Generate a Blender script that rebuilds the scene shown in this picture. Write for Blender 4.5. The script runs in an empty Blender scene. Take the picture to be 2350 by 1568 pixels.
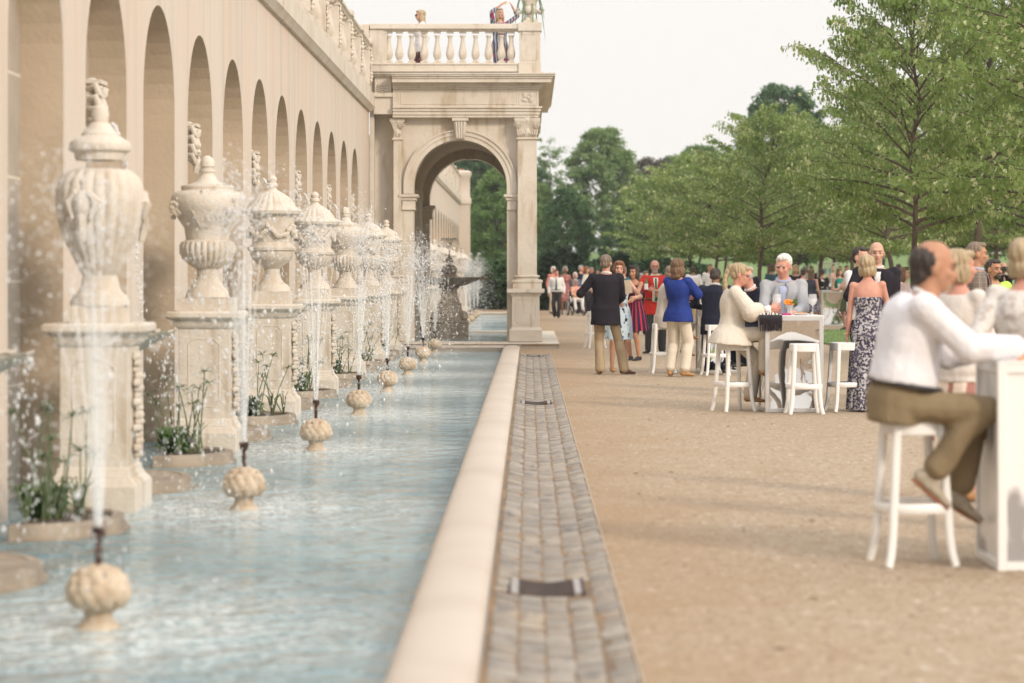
import bpy, bmesh, math, random
import numpy as np
from mathutils import Vector, Matrix, Quaternion
random.seed(7); rng = np.random.default_rng(7)
SC = bpy.context.scene
COL = SC.collection
PI = math.pi
R = math.radians
# ---------------------------------------------------------------- camera
F = 5549.0; VX, VY = 1214.0, 633.0; CH = 1.48
cd = bpy.data.cameras.new('camera'); cam = bpy.data.objects.new('camera', cd); COL.objects.link(cam)
cam.location = (0, 0, CH); cam.rotation_euler = (R(90), 0, 0)
cd.sensor_width = 36; cd.lens = 85; cd.shift_x = -39/2350; cd.shift_y = -151/2350
cd.clip_start = 0.1; cd.clip_end = 2000
cd.dof.use_dof = True; cd.dof.focus_distance = 33; cd.dof.aperture_fstop = 2.2
SC.camera = cam
# ---------------------------------------------------------------- world, sun
SUN_AZ, SUN_EL = 138, 27          # azimuth clockwise from +Y (towards +X)
w = bpy.data.worlds.new('World'); SC.world = w; w.use_nodes = True
nt = w.node_tree; nt.nodes.clear()
wo = nt.nodes.new('ShaderNodeOutputWorld'); bg = nt.nodes.new('ShaderNodeBackground')
sky = nt.nodes.new('ShaderNodeTexSky'); sky.sky_type = 'NISHITA'; sky.sun_disc = False
sky.sun_elevation = R(SUN_EL); sky.sun_rotation = R(SUN_AZ); sky.dust_density = 5; sky.air_density = 1
tc = nt.nodes.new('ShaderNodeTexCoord'); sep = nt.nodes.new('ShaderNodeSeparateXYZ')
rmp = nt.nodes.new('ShaderNodeValToRGB'); mx = nt.nodes.new('ShaderNodeMix'); mx.data_type = 'RGBA'
nt.links.new(tc.outputs['Generated'], sep.inputs[0]); nt.links.new(sep.outputs['Z'], rmp.inputs[0])
cr = rmp.color_ramp
cr.elements[0].position = 0.0; cr.elements[0].color = (8.3, 8.0, 7.6, 1)
cr.elements[1].position = 0.9; cr.elements[1].color = (14.5, 14.2, 14, 1)
e = cr.elements.new(0.14); e.color = (8.3, 8.05, 7.75, 1)
mx.inputs[0].default_value = 0.93
nt.links.new(sky.outputs[0], mx.inputs[6]); nt.links.new(rmp.outputs[0], mx.inputs[7])
nt.links.new(mx.outputs[2], bg.inputs[0]); bg.inputs[1].default_value = 0.10
nt.links.new(bg.outputs[0], wo.inputs[0])
sd = bpy.data.lights.new('sun', 'SUN'); sun = bpy.data.objects.new('sun', sd); COL.objects.link(sun)
sd.energy = 1.8; sd.angle = R(9); sd.color = (1.0, 0.86, 0.70)
dv = Vector((math.sin(R(SUN_AZ))*math.cos(R(SUN_EL)), math.cos(R(SUN_AZ))*math.cos(R(SUN_EL)), math.sin(R(SUN_EL))))
sun.rotation_euler = dv.to_track_quat('Z', 'Y').to_euler(); sun.location = (60, 20, 40)
SC.view_settings.view_transform = 'Standard'; SC.view_settings.look = 'None'
SC.view_settings.exposure = 0.38; SC.view_settings.gamma = 1
SC.cycles.max_bounces = 6; SC.cycles.transparent_max_bounces = 16
SC.cycles.caustics_reflective = False; SC.cycles.caustics_refractive = False
# ---------------------------------------------------------------- helpers
def lin(h):
    v = [int(h[i:i+2], 16)/255 for i in (0, 2, 4)]
    return tuple(x/12.92 if x <= .04045 else ((x+.055)/1.055)**2.4 for x in v)+(1,)
def gp(x, y):                     # picture point on the ground -> X, Y
    Y = F*CH/(y-VY); return ((x-VX)*Y/F, Y)
def px(x, Y): return (x-VX)*Y/F
def pz(y, Y): return CH+(VY-y)*Y/F
def tag(o, label=None, cat=None, group=None, kind=None):
    if label: o['label'] = label
    if cat: o['category'] = cat
    if group: o['group'] = group
    if kind: o['kind'] = kind
    return o
def empty(name, loc=(0, 0, 0), rz=0, label=None, cat=None, group=None):
    o = bpy.data.objects.new(name, None); o.empty_display_size = .2; COL.objects.link(o)
    o.location = loc; o.rotation_euler = (0, 0, rz); return tag(o, label, cat, group)
def link(name, me, parent=None, loc=None):
    o = bpy.data.objects.new(name, me); COL.objects.link(o)
    if parent: o.parent = parent
    if loc: o.location = loc
    return o
def copy_tree(o, parent=None):
    c = o.copy(); COL.objects.link(c); c.parent = parent
    for k in ('label',):
        pass
    for ch in list(o.children): copy_tree(ch, c)
    return c
class MB:
    def __init__(s): s.v = []; s.f = []; s.m = []; s.mi = 0
    def add(s, vs, fs):
        b = len(s.v); s.v += [tuple(p) for p in vs]; s.f += [tuple(i+b for i in f) for f in fs]; s.m += [s.mi]*len(fs)
    def box(s, x0, x1, y0, y1, z0, z1):
        s.add([(x0,y0,z0),(x1,y0,z0),(x1,y1,z0),(x0,y1,z0),(x0,y0,z1),(x1,y0,z1),(x1,y1,z1),(x0,y1,z1)],
              [(0,3,2,1),(4,5,6,7),(0,1,5,4),(1,2,6,5),(2,3,7,6),(3,0,4,7)])
    def obox(s, c, sx, sy, sz, rz=0, rx=0):
        M = Matrix.Translation(c) @ Matrix.Rotation(rz, 4, 'Z') @ Matrix.Rotation(rx, 4, 'X')
        vs = [M @ Vector((a*sx/2, b*sy/2, c2*sz/2)) for c2 in (-1, 1) for a, b in ((-1,-1),(1,-1),(1,1),(-1,1))]
        s.add(vs, [(0,3,2,1),(4,5,6,7),(0,1,5,4),(1,2,6,5),(2,3,7,6),(3,0,4,7)])
    def lathe(s, prof, n=24, c=(0, 0, 0), lobes=0, amp=0, zr=None, sq=0):
        vs = []; fs = []
        for r, z in prof:
            for i in range(n):
                a = 2*PI*i/n; rr = r
                if lobes and (zr is None or zr[0] <= z <= zr[1]): rr = r*(1-amp+amp*abs(math.sin(a*lobes/2))**.6)
                vs.append((c[0]+rr*math.cos(a), c[1]+rr*math.sin(a), c[2]+z))
        m = len(prof)
        for j in range(m-1):
            for i in range(n):
                k = (i+1) % n; fs.append((j*n+i, j*n+k, (j+1)*n+k, (j+1)*n+i))
        fs.append(tuple(range(n-1, -1, -1))); fs.append(tuple((m-1)*n+i for i in range(n)))
        s.add(vs, fs)
    def sqloft(s, prof, cx=0, cy=0):       # (half x, half y, z)
        vs = []; fs = []
        for hx, hy, z in prof: vs += [(cx-hx,cy-hy,z),(cx+hx,cy-hy,z),(cx+hx,cy+hy,z),(cx-hx,cy+hy,z)]
        m = len(prof)
        for j in range(m-1):
            for i in range(4):
                k = (i+1) % 4; fs.append((j*4+i, j*4+k, (j+1)*4+k, (j+1)*4+i))
        fs.append((3,2,1,0)); fs.append(tuple((m-1)*4+i for i in range(4)))
        s.add(vs, fs)
    def tube(s, pts, rad, n=8, flat=1.0, cap=True, up=None):
        pts = [Vector(p) for p in pts]
        if not hasattr(rad, '__len__'): rad = [rad]*len(pts)
        vs = []; fs = []; ref = Vector(up) if up else None
        for i, p in enumerate(pts):
            t = (pts[min(i+1, len(pts)-1)]-pts[max(i-1, 0)])
            if t.length < 1e-9: t = Vector((0,0,1))
            t.normalize()
            if ref is None: ref = Vector((1,0,0)) if abs(t.x) < .8 else Vector((0,1,0))
            a = (ref-t*ref.dot(t))
            if a.length < 1e-6: a = t.orthogonal()
            a.normalize(); b = t.cross(a); 
            if not up: ref = a
            for k in range(n):
                an = 2*PI*k/n; vs.append(p+a*(math.cos(an)*rad[i])+b*(math.sin(an)*rad[i]*flat))
        for j in range(len(pts)-1):
            for k in range(n):
                q = (k+1) % n; fs.append((j*n+k, j*n+q, (j+1)*n+q, (j+1)*n+k))
        if cap: fs.append(tuple(range(n-1, -1, -1))); fs.append(tuple((len(pts)-1)*n+k for k in range(n)))
        s.add(vs, fs)
    def caps(s, p0, r0, p1, r1, n=10):     # tapered capsule, closed
        p0 = Vector(p0); p1 = Vector(p1); d = (p1-p0)
        L = d.length
        if L < 1e-5: d = Vector((0,0,1)); L = 1e-5
        d = d/L; pts = []; rr = []
        for a in (-80, -50, -20): pts.append(p0+d*(r0*math.sin(R(a)))); rr.append(r0*math.cos(R(a)))
        for a in (20, 50, 80): pts.append(p1+d*(r1*math.sin(R(a)))); rr.append(r1*math.cos(R(a)))
        s.tube(pts, rr, n)
    def ell(s, c, rx, ry, rz, M=None, nu=14, nv=9):
        c = Vector(c); vs = []; fs = []
        for j in range(1, nv):
            t = PI*j/nv-PI/2
            for i in range(nu):
                a = 2*PI*i/nu; q = Vector((rx*math.cos(t)*math.cos(a), ry*math.cos(t)*math.sin(a), rz*math.sin(t)))
                vs.append(c+(M @ q if M else q))
        for j in range(nv-2):
            for i in range(nu):
                k = (i+1) % nu; fs.append((j*nu+i, j*nu+k, (j+1)*nu+k, (j+1)*nu+i))
        fs.append(tuple(range(nu-1, -1, -1))); fs.append(tuple((nv-2)*nu+i for i in range(nu)))
        s.add(vs, fs)
    def prism(s, poly, y0, y1, axis='y'):  # poly of 2-D points extruded
        n = len(poly)
        if axis == 'y': vs = [(a, y0, b) for a, b in poly]+[(a, y1, b) for a, b in poly]
        elif axis == 'x': vs = [(y0, a, b) for a, b in poly]+[(y1, a, b) for a, b in poly]
        else: vs = [(a, b, y0) for a, b in poly]+[(a, b, y1) for a, b in poly]
        fs = [tuple(range(n)), tuple(range(2*n-1, n-1, -1))]+[(i, i+n, (i+1) % n+n, (i+1) % n) for i in range(n)]
        s.add(vs, fs)
    def mesh(s, name, mats, smooth=40):
        me = bpy.data.meshes.new(name); me.from_pydata(s.v, [], s.f)
        for m in (mats if isinstance(mats, (list, tuple)) else [mats]): me.materials.append(m)
        if max(s.m, default=0) > 0: me.polygons.foreach_set('material_index', s.m)
        bm = bmesh.new(); bm.from_mesh(me); bmesh.ops.recalc_face_normals(bm, faces=bm.faces); bm.to_mesh(me); bm.free()
        if smooth: me.shade_smooth(); me.set_sharp_from_angle(angle=R(smooth))
        me.update(); return me
    def build(s, name, mats, parent=None, loc=None, smooth=40, bevel=0):
        o = link(name, s.mesh(name, mats, smooth), parent, loc)
        if bevel:
            b = o.modifiers.new('bevel', 'BEVEL'); b.width = bevel; b.segments = 2; b.limit_method = 'ANGLE'; b.angle_limit = R(40)
        return o
def vox(mb, size, it=3):                   # weld everything in mb into one continuous surface
    me = bpy.data.meshes.new('tmp'); me.from_pydata(mb.v, [], mb.f)
    bm = bmesh.new(); bm.from_mesh(me); bmesh.ops.recalc_face_normals(bm, faces=bm.faces); bm.to_mesh(me); bm.free()
    o = bpy.data.objects.new('tmp', me); COL.objects.link(o)
    r = o.modifiers.new('r', 'REMESH'); r.mode = 'VOXEL'; r.voxel_size = size
    s = o.modifiers.new('s', 'SMOOTH'); s.factor = .5; s.iterations = it
    dg = bpy.context.evaluated_depsgraph_get(); out = bpy.data.meshes.new_from_object(o.evaluated_get(dg))
    bpy.data.objects.remove(o); bpy.data.meshes.remove(me); out.materials.clear()
    return out
def npmesh(name, V, Fc, mats, midx=None, smooth=False):
    me = bpy.data.meshes.new(name); nv = len(V); nf, k = Fc.shape
    me.vertices.add(nv); me.vertices.foreach_set('co', V.astype(np.float32).ravel())
    me.loops.add(nf*k); me.loops.foreach_set('vertex_index', Fc.astype(np.int32).ravel())
    me.polygons.add(nf); me.polygons.foreach_set('loop_start', np.arange(0, nf*k, k, dtype=np.int32))
    for m in mats: me.materials.append(m)
    if midx is not None: me.polygons.foreach_set('material_index', midx.astype(np.int32))
    me.update(calc_edges=True)
    if smooth: me.shade_smooth()
    return me
# ---------------------------------------------------------------- materials
def mat(name, col, rough=.8, col2=None, scale=4, bump=0, bscale=60, metal=0, alpha=1, trans=0, spec=.5, stretch=(1,1,1),
        bump2=0, bscale2=6, emit=0, sheen=0, lo=.35, hi=.65, coat=0, detail=4, space='Object', bstretch=(1,1,1)):
    m = bpy.data.materials.new(name); m.use_nodes = True; n = m.node_tree.nodes; L = m.node_tree.links
    b = n['Principled BSDF']
    col = lin(col) if isinstance(col, str) else tuple(col)+(1,)
    b.inputs['Base Color'].default_value = col; b.inputs['Roughness'].default_value = rough
    b.inputs['Metallic'].default_value = metal; b.inputs['Alpha'].default_value = alpha
    b.inputs['Transmission Weight'].default_value = trans; b.inputs['Specular IOR Level'].default_value = spec
    b.inputs['Coat Weight'].default_value = coat
    if sheen: b.inputs['Sheen Weight'].default_value = sheen
    if emit: b.inputs['Emission Color'].default_value = col; b.inputs['Emission Strength'].default_value = emit
    m['nd'] = 1
    t = n.new('ShaderNodeTexCoord'); mp = n.new('ShaderNodeMapping'); mp.inputs['Scale'].default_value = stretch
    L.new(t.outputs[space], mp.inputs[0])
    if col2:
        col2 = lin(col2) if isinstance(col2, str) else tuple(col2)+(1,)
        nz = n.new('ShaderNodeTexNoise'); nz.inputs['Scale'].default_value = scale; nz.inputs['Detail'].default_value = detail
        nz.inputs['Roughness'].default_value = .6
        L.new(mp.outputs[0], nz.inputs['Vector'])
        rp = n.new('ShaderNodeValToRGB'); rp.color_ramp.elements[0].position = lo; rp.color_ramp.elements[1].position = hi
        rp.color_ramp.elements[0].color = col; rp.color_ramp.elements[1].color = col2
        L.new(nz.outputs[0], rp.inputs[0]); L.new(rp.outputs[0], b.inputs['Base Color'])
    prev = None
    for bu, bs in ((bump, bscale), (bump2, bscale2)):
        if bu:
            m2 = n.new('ShaderNodeMapping'); m2.inputs['Scale'].default_value = bstretch; L.new(t.outputs[space], m2.inputs[0])
            nb = n.new('ShaderNodeTexNoise'); nb.inputs['Scale'].default_value = bs; nb.inputs['Detail'].default_value = 3
            L.new(m2.outputs[0], nb.inputs['Vector'])
            bp = n.new('ShaderNodeBump'); bp.inputs['Strength'].default_value = min(1, bu); bp.inputs['Distance'].default_value = .6/bs
            L.new(nb.outputs[0], bp.inputs['Height'])
            if prev: L.new(prev.outputs[0], bp.inputs['Normal'])
            prev = bp
    if prev: L.new(prev.outputs[0], b.inputs['Normal'])
    return m
def multiply_in(m, fac_node_out, colour):   # mixes colour into base by a factor socket
    n = m.node_tree.nodes; L = m.node_tree.links; b = n['Principled BSDF']; inp = b.inputs['Base Color']
    mxn = n.new('ShaderNodeMix'); mxn.data_type = 'RGBA'
    if inp.links: L.new(inp.links[0].from_socket, mxn.inputs[6])
    else: mxn.inputs[6].default_value = inp.default_value
    mxn.inputs[7].default_value = lin(colour) if isinstance(colour, str) else tuple(colour)+(1,)
    L.new(fac_node_out, mxn.inputs[0]); L.new(mxn.outputs[2], inp); return mxn
def noise_fac(m, scale, lo, hi, stretch=(1,1,1), detail=4, kind='noise', space='Object'):
    n = m.node_tree.nodes; L = m.node_tree.links
    t = n.new('ShaderNodeTexCoord'); mp = n.new('ShaderNodeMapping'); mp.inputs['Scale'].default_value = stretch
    L.new(t.outputs[space], mp.inputs[0])
    if kind == 'noise':
        z = n.new('ShaderNodeTexNoise'); z.inputs['Scale'].default_value = scale; z.inputs['Detail'].default_value = detail; out = z.outputs[0]
    elif kind == 'vor':
        z = n.new('ShaderNodeTexVoronoi'); z.inputs['Scale'].default_value = scale; out = z.outputs['Distance']
    elif kind == 'wave':
        z = n.new('ShaderNodeTexWave'); z.inputs['Scale'].default_value = scale; z.inputs['Distortion'].default_value = detail; out = z.outputs['Fac']
    L.new(mp.outputs[0], z.inputs['Vector'])
    r = n.new('ShaderNodeMapRange'); r.inputs[1].default_value = lo; r.inputs[2].default_value = hi; r.clamp = True
    L.new(out, r.inputs[0]); return r.outputs[0]
STONE = mat('limestone', (.64,.585,.51), .85, (.55,.485,.40), 1.3, bump=.25, bscale=45, bump2=.15, bscale2=9, lo=.42, hi=.72)
multiply_in(STONE, noise_fac(STONE, 2.2, .56, .78, (2.5,2.5,.5)), (.40,.31,.21))
multiply_in(STONE, noise_fac(STONE, 60, .62, .75), (.42,.35,.27))
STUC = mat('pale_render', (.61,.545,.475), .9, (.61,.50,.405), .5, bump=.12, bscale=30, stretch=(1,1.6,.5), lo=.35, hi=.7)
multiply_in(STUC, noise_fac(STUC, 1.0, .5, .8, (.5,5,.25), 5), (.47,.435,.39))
REVEAL = mat('brown_render', (.50,.41,.31), .9, (.40,.32,.235), 1.1, bump=.2, bscale=25, lo=.35, hi=.75)  # darker, browner render for the niche reveals and the vault
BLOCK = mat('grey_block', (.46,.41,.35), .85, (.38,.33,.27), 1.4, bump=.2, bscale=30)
def block_joints(m, bw, bh, colour, mort=.03, rot=True):
    n = m.node_tree.nodes; L = m.node_tree.links
    t = n.new('ShaderNodeTexCoord'); mp = n.new('ShaderNodeMapping'); L.new(t.outputs['Object'], mp.inputs[0])
    if rot:
        s = n.new('ShaderNodeSeparateXYZ'); c = n.new('ShaderNodeCombineXYZ'); L.new(t.outputs['Object'], s.inputs[0])
        L.new(s.outputs['Y'], c.inputs['X']); L.new(s.outputs['Z'], c.inputs['Y']); src = c.outputs[0]
    else: src = mp.outputs[0]
    br = n.new('ShaderNodeTexBrick'); br.inputs['Scale'].default_value = 1; br.inputs['Brick Width'].default_value = bw
    br.inputs['Row Height'].default_value = bh; br.inputs['Mortar Size'].default_value = mort; br.inputs['Mortar Smooth'].default_value = .2
    br.offset = .0
    L.new(src, br.inputs['Vector']); multiply_in(m, br.outputs['Fac'], colour)
block_joints(BLOCK, .9, .72, (.62,.56,.48), .012)
COPE = mat('coping_stone', (.53,.455,.385), .5, (.46,.38,.30), .9, bump=.08, bscale=60, lo=.4, hi=.75, spec=.45)
BASKET = mat('carved_cream_stone', (.60,.50,.385), .85, (.42,.32,.22), 9, bump=.4, bscale=60)
BRONZE = mat('dark_bronze', (.06,.035,.03), .45, (.10,.05,.035), 20, metal=.6)
DARKST = mat('wet_dark_stone', (.38,.33,.27), .5, (.26,.215,.165), 3, bump=.4, bscale=30)
SOIL = mat('soil', (.05,.035,.025), .95, (.10,.075,.05), 30, bump=.8, bscale=60)
WETST = mat('planter_stone', (.36,.30,.23), .7, (.24,.195,.15), 3, bump=.3, bscale=40)
# ================================================================ SETTING
GRAV = mat('fine_gravel', (.41,.325,.235), .95, (.375,.29,.20), .12, bump=.9, bscale=90, bump2=.45, bscale2=22, lo=.38, hi=.68)
multiply_in(GRAV, noise_fac(GRAV, 70, .52, .68, detail=3), (.24,.16,.095))
multiply_in(GRAV, noise_fac(GRAV, 45, .60, .72, detail=3), (.66,.55,.42))
multiply_in(GRAV, noise_fac(GRAV, 6, .5, .8, detail=6), (.30,.21,.125))
multiply_in(GRAV, noise_fac(GRAV, 1.3, .54, .80, (1,.6,1), 6), (.33,.24,.15))
multiply_in(GRAV, noise_fac(GRAV, 22, .56, .66, (1,.6,1), 3), (.25,.175,.115))
multiply_in(GRAV, noise_fac(GRAV, 15, .60, .70, (1,.5,1), 3), (.50,.42,.335))
def damp_band(m):                       # brown washed-out margin of the gravel along the edging
    n = m.node_tree.nodes; L = m.node_tree.links; t = n.new('ShaderNodeTexCoord'); s = n.new('ShaderNodeSeparateXYZ'); L.new(t.outputs['Object'], s.inputs[0])
    z = n.new('ShaderNodeTexNoise'); z.inputs['Scale'].default_value = .8; z.inputs['Detail'].default_value = 6; L.new(t.outputs['Object'], z.inputs[0])
    a = n.new('ShaderNodeMath'); a.operation = 'MULTIPLY_ADD'; a.inputs[1].default_value = 2.6; L.new(z.outputs[0], a.inputs[0]); L.new(s.outputs['X'], a.inputs[2])
    r = n.new('ShaderNodeMapRange'); r.inputs[1].default_value = 2.75; r.inputs[2].default_value = 1.55; r.inputs[4].default_value = .6; L.new(a.outputs[0], r.inputs[0]); multiply_in(m, r.outputs[0], (.315,.20,.105))
damp_band(GRAV)
GRASS = mat('lawn_grass', (.115,.185,.05), .9, (.16,.24,.075), 1.2, bump=.8, bscale=40, lo=.3, hi=.7)
XG = -.17
g = MB()
def rect(mb, x0, x1, y0, y1, z): mb.add([(x0,y0,z),(x1,y0,z),(x1,y1,z),(x0,y1,z)], [(0,1,2,3)])
for y0, y1, x0 in ((-20, 4.95, XG), (4.95, 45.75, .415), (45.75, 60, XG), (60, 93.6, XG), (93.6, 107.4, -3.3), (107.4, 134, XG), (134, 700, -400)):
    rect(g, x0, 400, y0, y1, 0)
rect(g, -400, -4.2, -20, 134, -.01)
rect(g, -4.2, XG, -20, 2, 0)
gr = g.build('ground', GRAV, smooth=0); tag(gr, kind='structure')
# hill rising behind the crowd
N = 50; vs = []; fs = []
for j in range(N+1):
    for i in range(N+1):
        X = -120+i*260/N; Y = 112+j*330/N; t = min(1, max(0, (Y-118)/110)); z = .03+3.4*t*t*(3-2*t)+ .4*math.sin(X*.07+Y*.03)*t
        if X < -5 and Y < 140: z = -.05
        vs.append((X, Y, z if Y > 115 else -.05))
for j in range(N):
    for i in range(N): a = j*(N+1)+i; fs.append((a, a+1, a+N+2, a+N+1))
mb = MB(); mb.add(vs, fs); tag(mb.build('hill', GRASS), kind='structure')
mb = MB()
for X0, X1, Y0, Y1 in ((6.4, 16, 46.9, 64.7), (3, 26, 98, 112)):
    mb.box(X0, X1, Y0, Y1, -.05, .035)
tag(mb.build('lawn', GRASS, smooth=0), kind='structure')
nb = 30000; P = np.zeros((nb, 3)); P[:,0] = rng.uniform(6.35, 13, nb); P[:,1] = 46.85+ (rng.random(nb)**2)*17.8; P[:,2] = .02
a = rng.uniform(0, 6.28, nb); h = rng.uniform(.03, .07, nb); d = np.stack([np.cos(a), np.sin(a), 0*a], 1)
V = np.concatenate([P-d*.006, P+d*.006, P+np.stack([rng.normal(0,.02,nb), rng.normal(0,.02,nb), h], 1)], 1).reshape(-1, 3)
GB = mat('grass_blade', (.13,.215,.055), .7, (.22,.30,.09), 2)
o = link('grass', npmesh('grass', V, np.arange(nb*3).reshape(-1, 3), [GB])); tag(o, 'short mown green lawn grass beside the gravel', 'grass', kind='stuff')
# cobbled gutter strip
SETTS = [mat('granite_sett', c_, .6, tuple(v*.75 for v in c_), 9, bump=.7, bscale=50, bump2=.4, bscale2=12) for c_ in ((.255,.225,.19), (.35,.31,.26), (.29,.245,.195))]
SETT = mat('granite_sett', (.31,.275,.235), .65, (.23,.20,.17), 9, bump=.7, bscale=50, bump2=.4, bscale2=12, lo=.3, hi=.7)
multiply_in(SETT, noise_fac(SETT, .9, .45, .75, detail=3), (.40,.33,.25))
multiply_in(SETT, noise_fac(SETT, 3.5, .5, .66, (3,1,1), 2), (.17,.155,.14))
SAND = mat('joint_sand', (.27,.17,.09), .95, (.17,.12,.08), 2.2, bump=.6, bscale=80, lo=.4, hi=.6)
mb = MB(); x0, x1 = -.16, .405
def dip(x): t = (x-.12)/.28; return -.035*(1-min(1, t*t))+.006
GRATES = [(11.34, 11.84), (28.2, 28.7), (44.9, 45.3)]
rows = 5; wd = (x1-x0)/rows
for r_ in range(rows):
    y = 5+random.random()*.1
    while y < 45.7:
        L_ = random.uniform(.10, .17); mb.mi = random.choice((0,0,1,2,3))
        xa = x0+r_*wd+.007+random.uniform(-.003, .003); xb = xa+wd-.007+random.uniform(-.004, .004)
        if not (any(a-.05 < y+L_/2 < b+.05 for a, b in GRATES) and -.1 < (xa+xb)/2 < .26):
            h = random.uniform(-.004, .004); ya = y+.009; yb = y+L_-.012; e = .008
            za = dip(xa)+h; zb = dip(xb)+h; jx = [random.uniform(-.003, .003) for _ in range(8)]
            mb.add([(xa+jx[0],ya,za-.03),(xb+jx[1],ya,zb-.03),(xb,yb,zb-.03),(xa,yb,za-.03),
                    (xa+jx[0],ya+jx[2],za),(xb+jx[1],ya+jx[3],zb),(xb+jx[4],yb+jx[5],zb),(xa+jx[6],yb+jx[7],za),
                    (xa+e,ya+e,za+.004),(xb-e,ya+e,zb+.004),(xb-e,yb-e,zb+.004),(xa+e,yb-e,za+.004)],
                   [(0,1,5,4),(1,2,6,5),(2,3,7,6),(3,0,4,7),(4,5,9,8),(5,6,10,9),(6,7,11,10),(7,4,8,11),(8,9,10,11)])
        y += L_
mb.mi = 0; tag(mb.build('pavement', [SETT]+SETTS, smooth=60), kind='structure')
mb = MB(); n = 10; vs = []; fs = []
for j, y in enumerate((4.9, 45.8)):
    for i in range(n+1): x = x0-.02+(x1-x0+.02)*i/n; vs.append((x, y, dip(x)-.006+.006))
for i in range(n): fs.append((i, i+1, n+2+i, n+1+i))
mb.add(vs, fs); tag(mb.build('path', SAND), kind='structure')
mb = MB(); mb.box(.408, .418, 4.9, 45.9, -.05, .010)
STEEL = mat('rusty_edging_steel', (.34,.27,.20), .6, (.42,.32,.22), 6)
tag(mb.build('edging_strip', STEEL), 'thin steel edging strip between the cobbles and the gravel', 'edging')
IRON = mat('brown_iron', (.035,.024,.022), .75, (.07,.048,.04), 15)
BRT = mat('bright_steel', (.36,.33,.31), .4, metal=.5)
for i, (a, b) in enumerate(GRATES):
    c = (a+b)/2; L_ = (b-a)
    t = empty('drain_grate', (.082, c, 0), 0, ['brown slotted drain grate in the cobbles nearest the camera, with pale steel ends',
        'brown slotted drain grate halfway along the cobble strip', 'small drain grate at the far end of the cobble strip, near the stone step'][i], 'drain grate', 'drain grates in the cobble strip')
    m1 = MB(); nb = 9
    for k in range(nb):
        y = -L_/2+ (k+.5)*L_/nb
        m1.tube([(x, y, -.012-.024*(1-(x/.15)**2)) for x in np.linspace(-.13, .13, 9)], L_/nb*.36, 6)
    m1.build('slats', IRON, t)
    for s in (-1, 1):
        m2 = MB(); m2.box(s*.15-.018, s*.15+.018, -L_/2, L_/2, -.06, -.004); m2.build('end_bar', BRT, t, bevel=.003)
        m2 = MB(); m2.box(s*.175-.007, s*.175+.007, -L_/2-.01, L_/2+.01, -.06, .0); m2.build('rim', IRON, t)
nb = 26000; P = np.zeros((nb, 3)); P[:,1] = 6+30*rng.random(nb)**1.3; P[:,0] = .43+rng.random(nb)*np.minimum(9, .35*P[:,1]+1.5); rr_ = .0028*rng.lognormal(0, .5, nb); P[:,2] = rr_*.4
O = np.array([[1,0,0],[0,1,0],[-1,0,0],[0,-1,0],[0,0,.8]], float); ang_ = rng.uniform(0, 6.28, nb); ca_, sa_ = np.cos(ang_), np.sin(ang_)
D = O[None]*rr_[:,None,None]*rng.uniform(.6, 1.4, (nb, 5, 1)); D2 = D.copy(); D2[:,:,0] = D[:,:,0]*ca_[:,None]-D[:,:,1]*sa_[:,None]; D2[:,:,1] = D[:,:,0]*sa_[:,None]+D[:,:,1]*ca_[:,None]
V = (P[:,None]+D2).reshape(-1, 3); Fc = (np.array([[0,1,4],[1,2,4],[2,3,4],[3,0,4]])[None]+5*np.arange(nb)[:,None,None]).reshape(-1, 3)
ST = [mat('gravel_stone', c_, .9) for c_ in ((.55,.46,.36), (.20,.14,.09), (.40,.28,.18))]
o = link('loose_gravel', npmesh('loose_gravel', V, Fc, ST, np.repeat(rng.integers(0, 3, nb), 4))); tag(o, 'loose small stones scattered over the tan gravel', 'gravel', kind='stuff')
# ---- pools
WAT = bpy.data.materials.new('pool_water'); WAT.use_nodes = True; n = WAT.node_tree.nodes; L = WAT.node_tree.links; b = n['Principled BSDF']
b.inputs['Roughness'].default_value = .04; b.inputs['IOR'].default_value = 1.33; b.inputs['Specular IOR Level'].default_value = .5
t = n.new('ShaderNodeTexCoord'); z = n.new('ShaderNodeTexNoise'); z.inputs['Scale'].default_value = .5; z.inputs['Detail'].default_value = 3
L.new(t.outputs['Object'], z.inputs[0]); rp = n.new('ShaderNodeValToRGB'); L.new(z.outputs[0], rp.inputs[0])
rp.color_ramp.elements[0].position = .35; rp.color_ramp.elements[0].color = (.12,.22,.26,1); rp.color_ramp.elements[1].position = .68; rp.color_ramp.elements[1].color = (.24,.36,.40,1)
L.new(rp.outputs[0], b.inputs['Base Color'])
def mth(op, a, b_=None):
    q = n.new('ShaderNodeMath'); q.operation = op
    for i_, v_ in enumerate((a, b_)):
        if v_ is None: continue
        if isinstance(v_, (int, float)): q.inputs[i_].default_value = v_
        else: L.new(v_, q.inputs[i_])
    return q.outputs[0]
sp_ = n.new('ShaderNodeSeparateXYZ'); L.new(t.outputs['Object'], sp_.inputs[0])          # froth where each jet falls back
dy_ = mth('SUBTRACT', mth('MODULO', mth('ADD', sp_.outputs['Y'], -10.5+2.68+53.6), 5.36), 2.68); dx_ = mth('ADD', sp_.outputs['X'], 1.87)
dd_ = mth('SQRT', mth('ADD', mth('MULTIPLY', dx_, dx_), mth('MULTIPLY', mth('MULTIPLY', dy_, dy_), .7)))
z2 = n.new('ShaderNodeTexNoise'); z2.inputs['Scale'].default_value = 3.2; z2.inputs['Detail'].default_value = 6; L.new(t.outputs['Object'], z2.inputs[0])
z3 = n.new('ShaderNodeTexNoise'); z3.inputs['Scale'].default_value = 28; z3.inputs['Detail'].default_value = 3; L.new(t.outputs['Object'], z3.inputs[0])
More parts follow.
